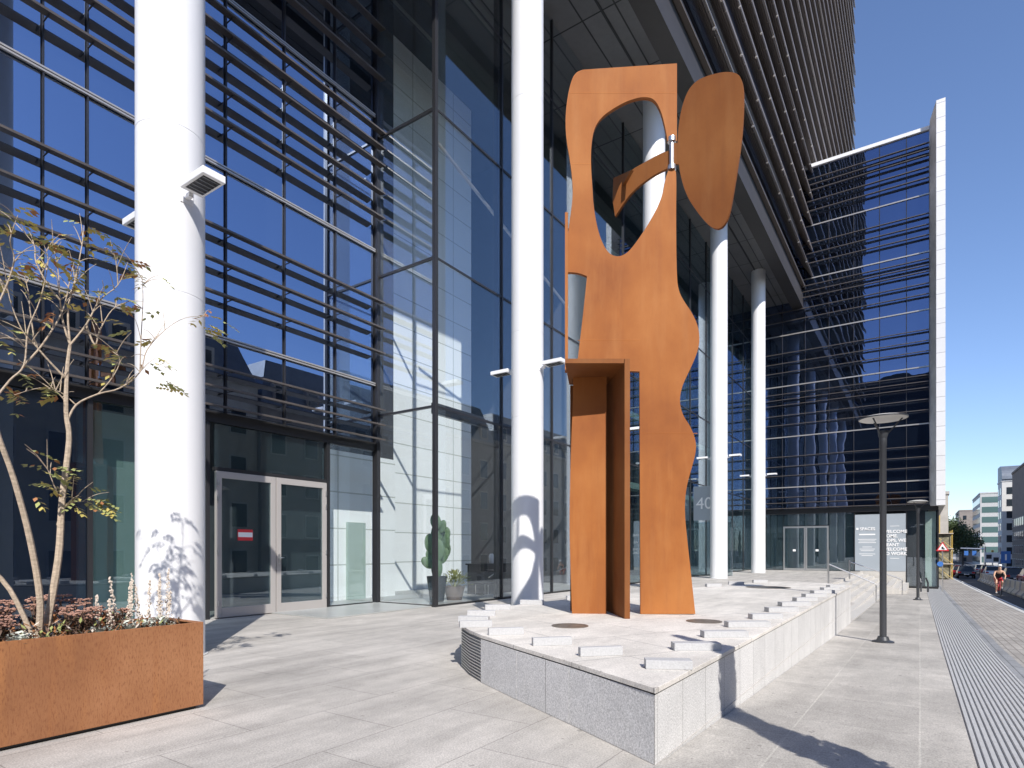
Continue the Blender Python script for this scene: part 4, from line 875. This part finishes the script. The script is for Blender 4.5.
def car(color, label, loc, rz, estate=False):
    nm = 'paint_' + color[0]
    if nm not in cp: cp[nm] = mat(nm, color[1], 0.25, 0.3, coat=.6)
    pm = cp[nm]; r = thing('car', label, 'car', loc, rz, 'cars in the traffic down the street')
    body = [(-2.1, .35), (-2.15, .6), (-2.1, .9), (-1.7, .98), (.75, .95), (1.9, .80), (2.1, .62), (2.1, .35)]
    MB().prism([(x, -.86, z) for x, z in body], [(x, .86, z) for x, z in body]).build('body', pm, r, bevel=.06)
    rf = -1.9 if estate else -1.6
    cab = [(rf - .1, .96), (rf + .35, 1.42), (.05, 1.46), (.85, .95)]; MB().prism([(x, -.78 + .12 * (z > 1.2), z) for x, z in cab], [(x, .78 - .12 * (z > 1.2), z) for x, z in cab]).build('window', M['carglass'], r, bevel=.03)
    MB().box(rf + .38, .02, -.64, .64, 1.455, 1.49).build('roof', pm, r, bevel=.02)
    for x in (-1.3, 1.3):
        for y in (-.80, .80):
            t = MB().lathe([(.31, -.1), (.33, -.06), (.33, .06), (.31, .1)], 18).build('wheel', M['rubber'], r); t.matrix_local = Matrix.Translation((x, y, .33)) @ Matrix.Rotation(R(90), 4, 'X')
            g = MB().lathe([(.19, -.115), (.19, .115)], 12).build('rim', M['steel'], t)
    for y in (-.66, .66):
        MB().box(-2.17, -2.10, y - .15, y + .15, .68, .85).build('tail_light', M['taillight'], r); MB().box(2.02, 2.11, y - .16, y + .16, .58, .72).build('headlight', M['headlight'], r)
    MB().box(-2.175, -2.14, -.25, .25, .5, .6).build('number_plate', M['signwhite'], r)
cols = [('dark_grey', (.04, .045, .05)), ('black', (.015, .015, .018)), ('red', (.40, .03, .03)), ('silver', (.45, .46, .47)), ('blue', (.04, .07, .16)), ('white', (.7, .7, .7))]
cl = [(0, 58, -7.4, 'dark grey car nearest the camera behind the concrete barriers'), (2, 66, -7.8, 'red car second in the queue behind the barriers'), (1, 74, -7.4, 'black car queueing beyond the red one'), (4, 84, -7.9, 'dark blue car in the middle of the queue'),
      (5, 96, -7.5, 'white car in the far part of the queue'), (1, 92, -4.6, 'black car at the end of the barrier row'), (2, 100, -4.4, 'red car standing just beyond the barrier row'), (0, 109, -4.9, 'dark car left of the gantry in the far traffic'),
      (3, 120, -8, 'silver car far down the street'), (1, 128, -4.2, 'farthest black car on the left lane'), (2, 112, -8.2, 'small looking red car far in the right lane'), (0, 62, -11.2, 'grey car in the opposite lane, hugging the right edge of the picture'), (2, 72, -11.2, 'red car in the opposite lane behind the grey one'), (5, 84, -11.4, 'white car in the opposite lane under the blue sign')]
for i, (c, u, v, lb) in enumerate(cl): car(cols[c], lb, (u, v, zs(u) - .13), R(180) if v < -10 else 0.0, i % 3 == 0)
# signs and gantry over the street
g = thing('signal_gantry', 'grey cantilever gantry pole with dark signal boxes over the far traffic', 'gantry', (118, -8.3, zs(118)))
MB().tube([(0, 0, 0), (0, 0, 4.2)], .14, 8).build('pole', M['steel'], g); MB().tube([(0, 0, 3.8), (0, 3.0, 3.9)], .11, 8).build('arm', M['steel'], g)
for y in (1.3, 2.3): MB().box(-.2, .2, y - .25, y + .25, 2.8, 3.5).build('signal_box', M['blue'], g)
bsn = thing('direction_sign', 'blue rectangular sign on a pole at the right of the street', 'sign', (90, -8.25, zs(90)))
MB().tube([(0, 0, 0), (0, 0, 3.0)], .06, 8).build('pole', M['steel'], bsn); MB().box(-.1, -.05, -.44, .44, 1.75, 3.15).build('sign_board', M['blue'], bsn)
MB().box(-.115, -.102, -.08, .08, 2.1, 2.8).build('symbol', M['signwhite'], bsn)
bb = thing('billboard', 'white billboard with yellow lamp over the traffic left of the blue sign', 'sign', (110, -8.6, zs(110)))
MB().tube([(0, 0, 0), (0, 0, 3.2)], .08, 8).build('pole', M['steel'], bb); o = MB().box(-.1, .1, -.85, .85, 1.75, 3.2).build('board', M['signwhite'], bb)
MB().box(-.12, -.102, -.7, -.1, 1.9, 2.5).box(-.12, -.102, .1, .7, 2.3, 2.9).build('picture_patch', M['frame'], o); MB().ball((0, 0, 3.4), .18).build('lamp', M['yellow'], bb)
# hoarding and scaffold past the wing
sf = thing('scaffold', 'yellowish scaffold tower with boards beyond the glass wing', 'scaffold', (78, -1.7, zs(78)))
for x in (0, 3, 6):
    for y in (-1.1, .5, 2.2): MB().tube([(x, y, 0), (x, y, 5.2)], .035, 6).build('pole', M['yellow'], sf)
for z in (1.6, 3.2, 4.8):
    MB().box(-.1, 6.1, -1.2, 2.3, z, z + .08).build('deck', M['straw'], sf)
    b = MB(); b.tube([(0, -1.1, z - 1.5), (0, .5, z)], .03, 5).tube([(0, .5, z), (0, 2.2, z - 1.5)], .03, 5).build('brace', M['yellow'], sf)
MB().box(.2, 6, -1.0, 2.2, .1, 4.7).build('netting', mat('scaffold_net', (.24, .22, .15), .9, var=.75, vscale=2.2), sf)
cr = thing('crane_mast', 'thin yellow crane mast rising behind the white fin', 'crane', (92, -1.6, zs(92)))
b = MB()
for z in range(0, 26, 2):
    for a, c in ((-.4, .4), (.4, -.4)): b.tube([(0, a, z), (0, c, z + 2)], .05, 4)
b.tube([(0, -.4, 0), (0, -.4, 26)], .08, 5).tube([(0, .4, 0), (0, .4, 26)], .08, 5).build('mast', M['yellow'], cr); MB().box(-.6, .6, -.9, .9, 26, 28).build('cab', M['yellow'], cr)

# ------------------------------------------------------------------ other buildings of the street
def house(name, label, u0, u1, v0, v1, H, wall, roofm=None, floors=5, bay=3.2, win=M['winglass'], ww=1.3, wh=1.9, mansard=0, bands=False, endwin=True):
    zb = min(zs(u0), zs(u1)) - .5; r = thing(name, label, 'building', (u0, (v0 + v1) / 2, zb))
    X = lambda x0, x1, y0, y1, z0, z1, n, m, par=r: MB().box(x0 - u0, x1 - u0, y0 - (v0 + v1) / 2, y1 - (v0 + v1) / 2, z0, z1).build(n, m, par)
    X(u0, u1, v0, v1, 0, H, 'wall', wall); fh = (H - 1) / floors
    if mansard:
        a = [(0, 0), (u1 - u0, 0)]; hv = (v1 - v0) / 2; B = MB(); lo = [(0, -hv, H + .3), (u1 - u0, -hv, H + .3), (u1 - u0, hv, H + .3), (0, hv, H + .3)]; hi = [(1.3, -hv + 1.3, H + mansard), (u1 - u0 - 1.3, -hv + 1.3, H + mansard), (u1 - u0 - 1.3, hv - 1.3, H + mansard), (1.3, hv - 1.3, H + mansard)]
        rf = B.prism(lo, hi).build('roof', M['zinc'], r); X(u0 - .3, u1 + .3, v0 - .3, v1 + .3, H + .003, H + .3, 'cornice', wall)
        x = u0 + 2
        while x < u1 - 2:
            d = X(x - .7, x + .7, v1 - 1.3, v1 - .1, H + .5, H + 2.4, 'dormer', wall); X(x - .45, x + .45, v1 - .098, v1 - .06, H + .8, H + 2.1, 'window', win, d); x += bay
        for x in (u0 + 3, (u0 + u1) / 2, u1 - 3): X(x - .9, x + .9, v0 + 3, v0 + 4, H + mansard, H + mansard + 1.8, 'chimney', M['brickred'])
    else: X(u0 - .15, u1 + .15, v0 - .15, v1 + .15, H + .003, H + .5, 'parapet', wall)
    n = 0
    for f in range(floors):
        z0 = .8 + f * fh
        if bands:
            X(u0 + .5, u1 - .5, v1 + .003, v1 + .06, z0 + .5, z0 + fh * .72, 'window_band', win); X(u0 - .06, u0 - .003, v0 + .5, v1 - .5, z0 + .5, z0 + fh * .72, 'window_band', win); continue
        x = u0 + bay / 2
        while x < u1 - .8 and n < 90:
            o = X(x - ww / 2 - .12, x + ww / 2 + .12, v1 + .003, v1 + .07, z0 - .1, z0 + wh + .15, 'window', M['stone_w'] if wall != M['stone_w'] else M['concrete']); X(x - ww / 2, x + ww / 2, v1 + .073, v1 + .09, z0, z0 + wh, 'pane', win, o); x += bay; n += 1
        if endwin:
            y = v1 - 2
            while y > v0 + 1.5 and y > v1 - 11: X(u0 - .05, u0 - .003, y - ww / 2, y + ww / 2, z0, z0 + wh, 'window', win); y -= bay
    return r
# opposite row (mirrored in the glass)
house('stone_townhouse', 'cream stone townhouse with a slate mansard opposite the plaza, nearest the camera', -34, -14, -33, -20, 16, M['stone_w'], floors=4, mansard=4)
house('stone_townhouse', 'grey stone townhouse with dormers opposite the sculpture', -13.9, 8, -33, -20, 15.5, M['stone_b'], floors=4, mansard=4.2, bay=3)
house('stone_townhouse', 'long pale townhouse with dormers opposite the lobby', 8.1, 30, -33, -20.3, 16.5, M['stone_w'], floors=4, mansard=4, bay=3.1)
house('stone_townhouse', 'brown stone townhouse opposite the wing', 30.1, 58, -33, -20, 15.5, M['stone_b'], floors=4, mansard=4.5, bay=3.4)
house('stone_townhouse', 'pale corner townhouse opposite the stairs end', 58.1, 88, -33, -20.2, 16.5, M['stone_w'], floors=4, mansard=4)
house('modern_block', 'plain concrete block across the street before the brown building', 88.1, 112, -34, -20, 17, M['concrete'], floors=5, bay=4, ww=2.6)
# right side, far down the street
house('brown_building', 'brown stone building at the right edge of the picture down the street', 125, 204, -36, -20, 24.8, M['brown_stone'], floors=7, bay=3.6, ww=1.8, endwin=False)
rb = house('white_building', 'white building with a curved metal roof down the street left of the brown one', 212, 222, -38, -18.6, 24.0, mat('white_render', (.62, .61, .58), .8, var=.05, vscale=1), floors=7, bay=4.5, ww=2.0)
B = MB(); arc = [(-.5, 24.6)] + [(5 - 5.5 * math.cos(a * math.pi / 16), 24.7 + 4.0 * math.sin(a * math.pi / 16)) for a in range(0, 9)] + [(10.4, 28.7), (10.4, 24.6)]
hv = 9.7; B.prism([(y * 0 + x, hv * 1.0 - 19.4 * 0, z) for x, z, y in [(p[0], p[1], 0) for p in arc]], [(p[0], -hv, p[1]) for p in arc]).build('curved_roof', M['zinc'], rb)
house('glass_block', 'grey office block with green glass bands far down the street', 290, 330, -52, -19, 27.5, M['concrete'], floors=7, bands=True, win=M['greenglass'])
house('dark_block', 'narrow dark block at the far end of the street', 345, 380, -40, -15, 24, M['stone_b'], floors=6, bay=5)
house('terrace_house', 'low white house with a rooftop seen over the far trees', 420, 450, -14, 12, 19, mat('white_house_render', (.7, .69, .67), .8), floors=4, bay=4)
house('pink_house', 'low rose coloured house at the end of the street', 330, 352, -9, 2, 11.5, M['brickred'], floors=3, bay=4)
house('beige_block', 'beige block standing just beyond the white fin', 120, 150, -3.8, 20, 13.5, M['stone_w'], floors=4, bay=4, ww=1.6)

house('dark_office_tower', 'tall dark office block closing the street far behind the camera', -95, -62, -10, 48, 41, mat('dark_cladding', (.03, .033, .04), .5), floors=10, bay=6, ww=4.4, wh=2.4)
# trees
def leafy(loc, h, r_, label, n=900, name='street_tree', leaf=.30, seed=1):
    rn = random.Random(seed); t = thing(name, label, 'tree', loc, 0, 'trees down the street'); b = MB(); b.tube([(0, 0, 0), (.1, 0, h * .3), (0, .1, h * .6)], [.2, .15, .08], 7)
    for k in range(6):
        a = k * 1.05; b.tube([(0, 0, h * (.35 + .04 * k)), (r_ * .6 * math.cos(a), r_ * .6 * math.sin(a), h * (.6 + .04 * k))], [.08, .02], 5)
    b.build('trunk', M['darkbark'], t); c = MB(); cl_ = [(rn.uniform(-.6, .6) * r_, rn.uniform(-.6, .6) * r_, h * rn.uniform(.45, .95), rn.uniform(.3, .55) * r_) for _ in range(13)]
    for i in range(n):
        x, y, z, rr = rn.choice(cl_); d = Vector((rn.gauss(0, 1), rn.gauss(0, 1), rn.gauss(0, 1))).normalized() * rr * rn.uniform(.6, 1.05); p = Vector((x, y, z)) + d
        a1 = Vector((rn.uniform(-1, 1), rn.uniform(-1, 1), rn.uniform(-1, 1))).normalized() * leaf; a2 = a1.cross(Vector((rn.uniform(-1, 1), rn.uniform(-1, 1), rn.uniform(-1, 1))).normalized()) * .7
        c.poly([p, p + a1 * .5 + a2 * .5, p + a1, p + a1 * .5 - a2 * .5])
    c.build('crown', M['treegreen'], t)
for i, (u, v, h, r_, lb) in enumerate([(150, -5.0, 9.5, 4, 'first dark green tree past the scaffold'), (170, -3.5, 11.5, 5, 'tallest dark tree behind the scaffold'), (190, -9, 9.5, 4.5, 'tree to the left of the gantry pole'), (212, -7, 11.5, 5, 'rounded tree in the middle of the far group'), (235, -11, 11, 5, 'farthest tree beneath the glass block'), (160, -.5, 10.5, 4.5, 'tree half hidden by the wing corner')]):
    leafy((u, v, zs(u)), h, r_, lb, 2200, seed=i, leaf=.5)
# slim unseen tree added at the kerb to shadow the pavement and plinth
ct = thing('added_shadow_tree', 'slender columnar evergreen added out of view to cast the pavement shadow', 'tree', (3.6, -1.25, 0))
MB().tube([(0, 0, 0), (.02, 0, 1.2), (0, .01, 4.2)], [.05, .04, .01], 8).build('trunk', M['darkbark'], ct, smooth=True)
rn = random.Random(11); c = MB()
for i in range(6500):
    z = rn.uniform(.5, 4.45); rr = .25 * (1 - max(0, z - 3.2) / 1.4) * (.75 + .25 * math.sin(z * 4.1)) * min(1, (z - .3) * 1.3) * math.sqrt(rn.random()); a = rn.uniform(0, 6.283); p = Vector((rr * math.cos(a), rr * math.sin(a), z))
    a1 = Vector((math.cos(a) * .5 + rn.uniform(-.4, .4), math.sin(a) * .5 + rn.uniform(-.4, .4), 1)).normalized() * .10; a2 = a1.cross(Vector((rn.uniform(-1, 1), rn.uniform(-1, 1), rn.uniform(-1, 1))).normalized()) * .5
    c.poly([p, p + a1 * .5 + a2 * .5, p + a1, p + a1 * .5 - a2 * .5])
c.build('crown', M['treegreen'], ct)
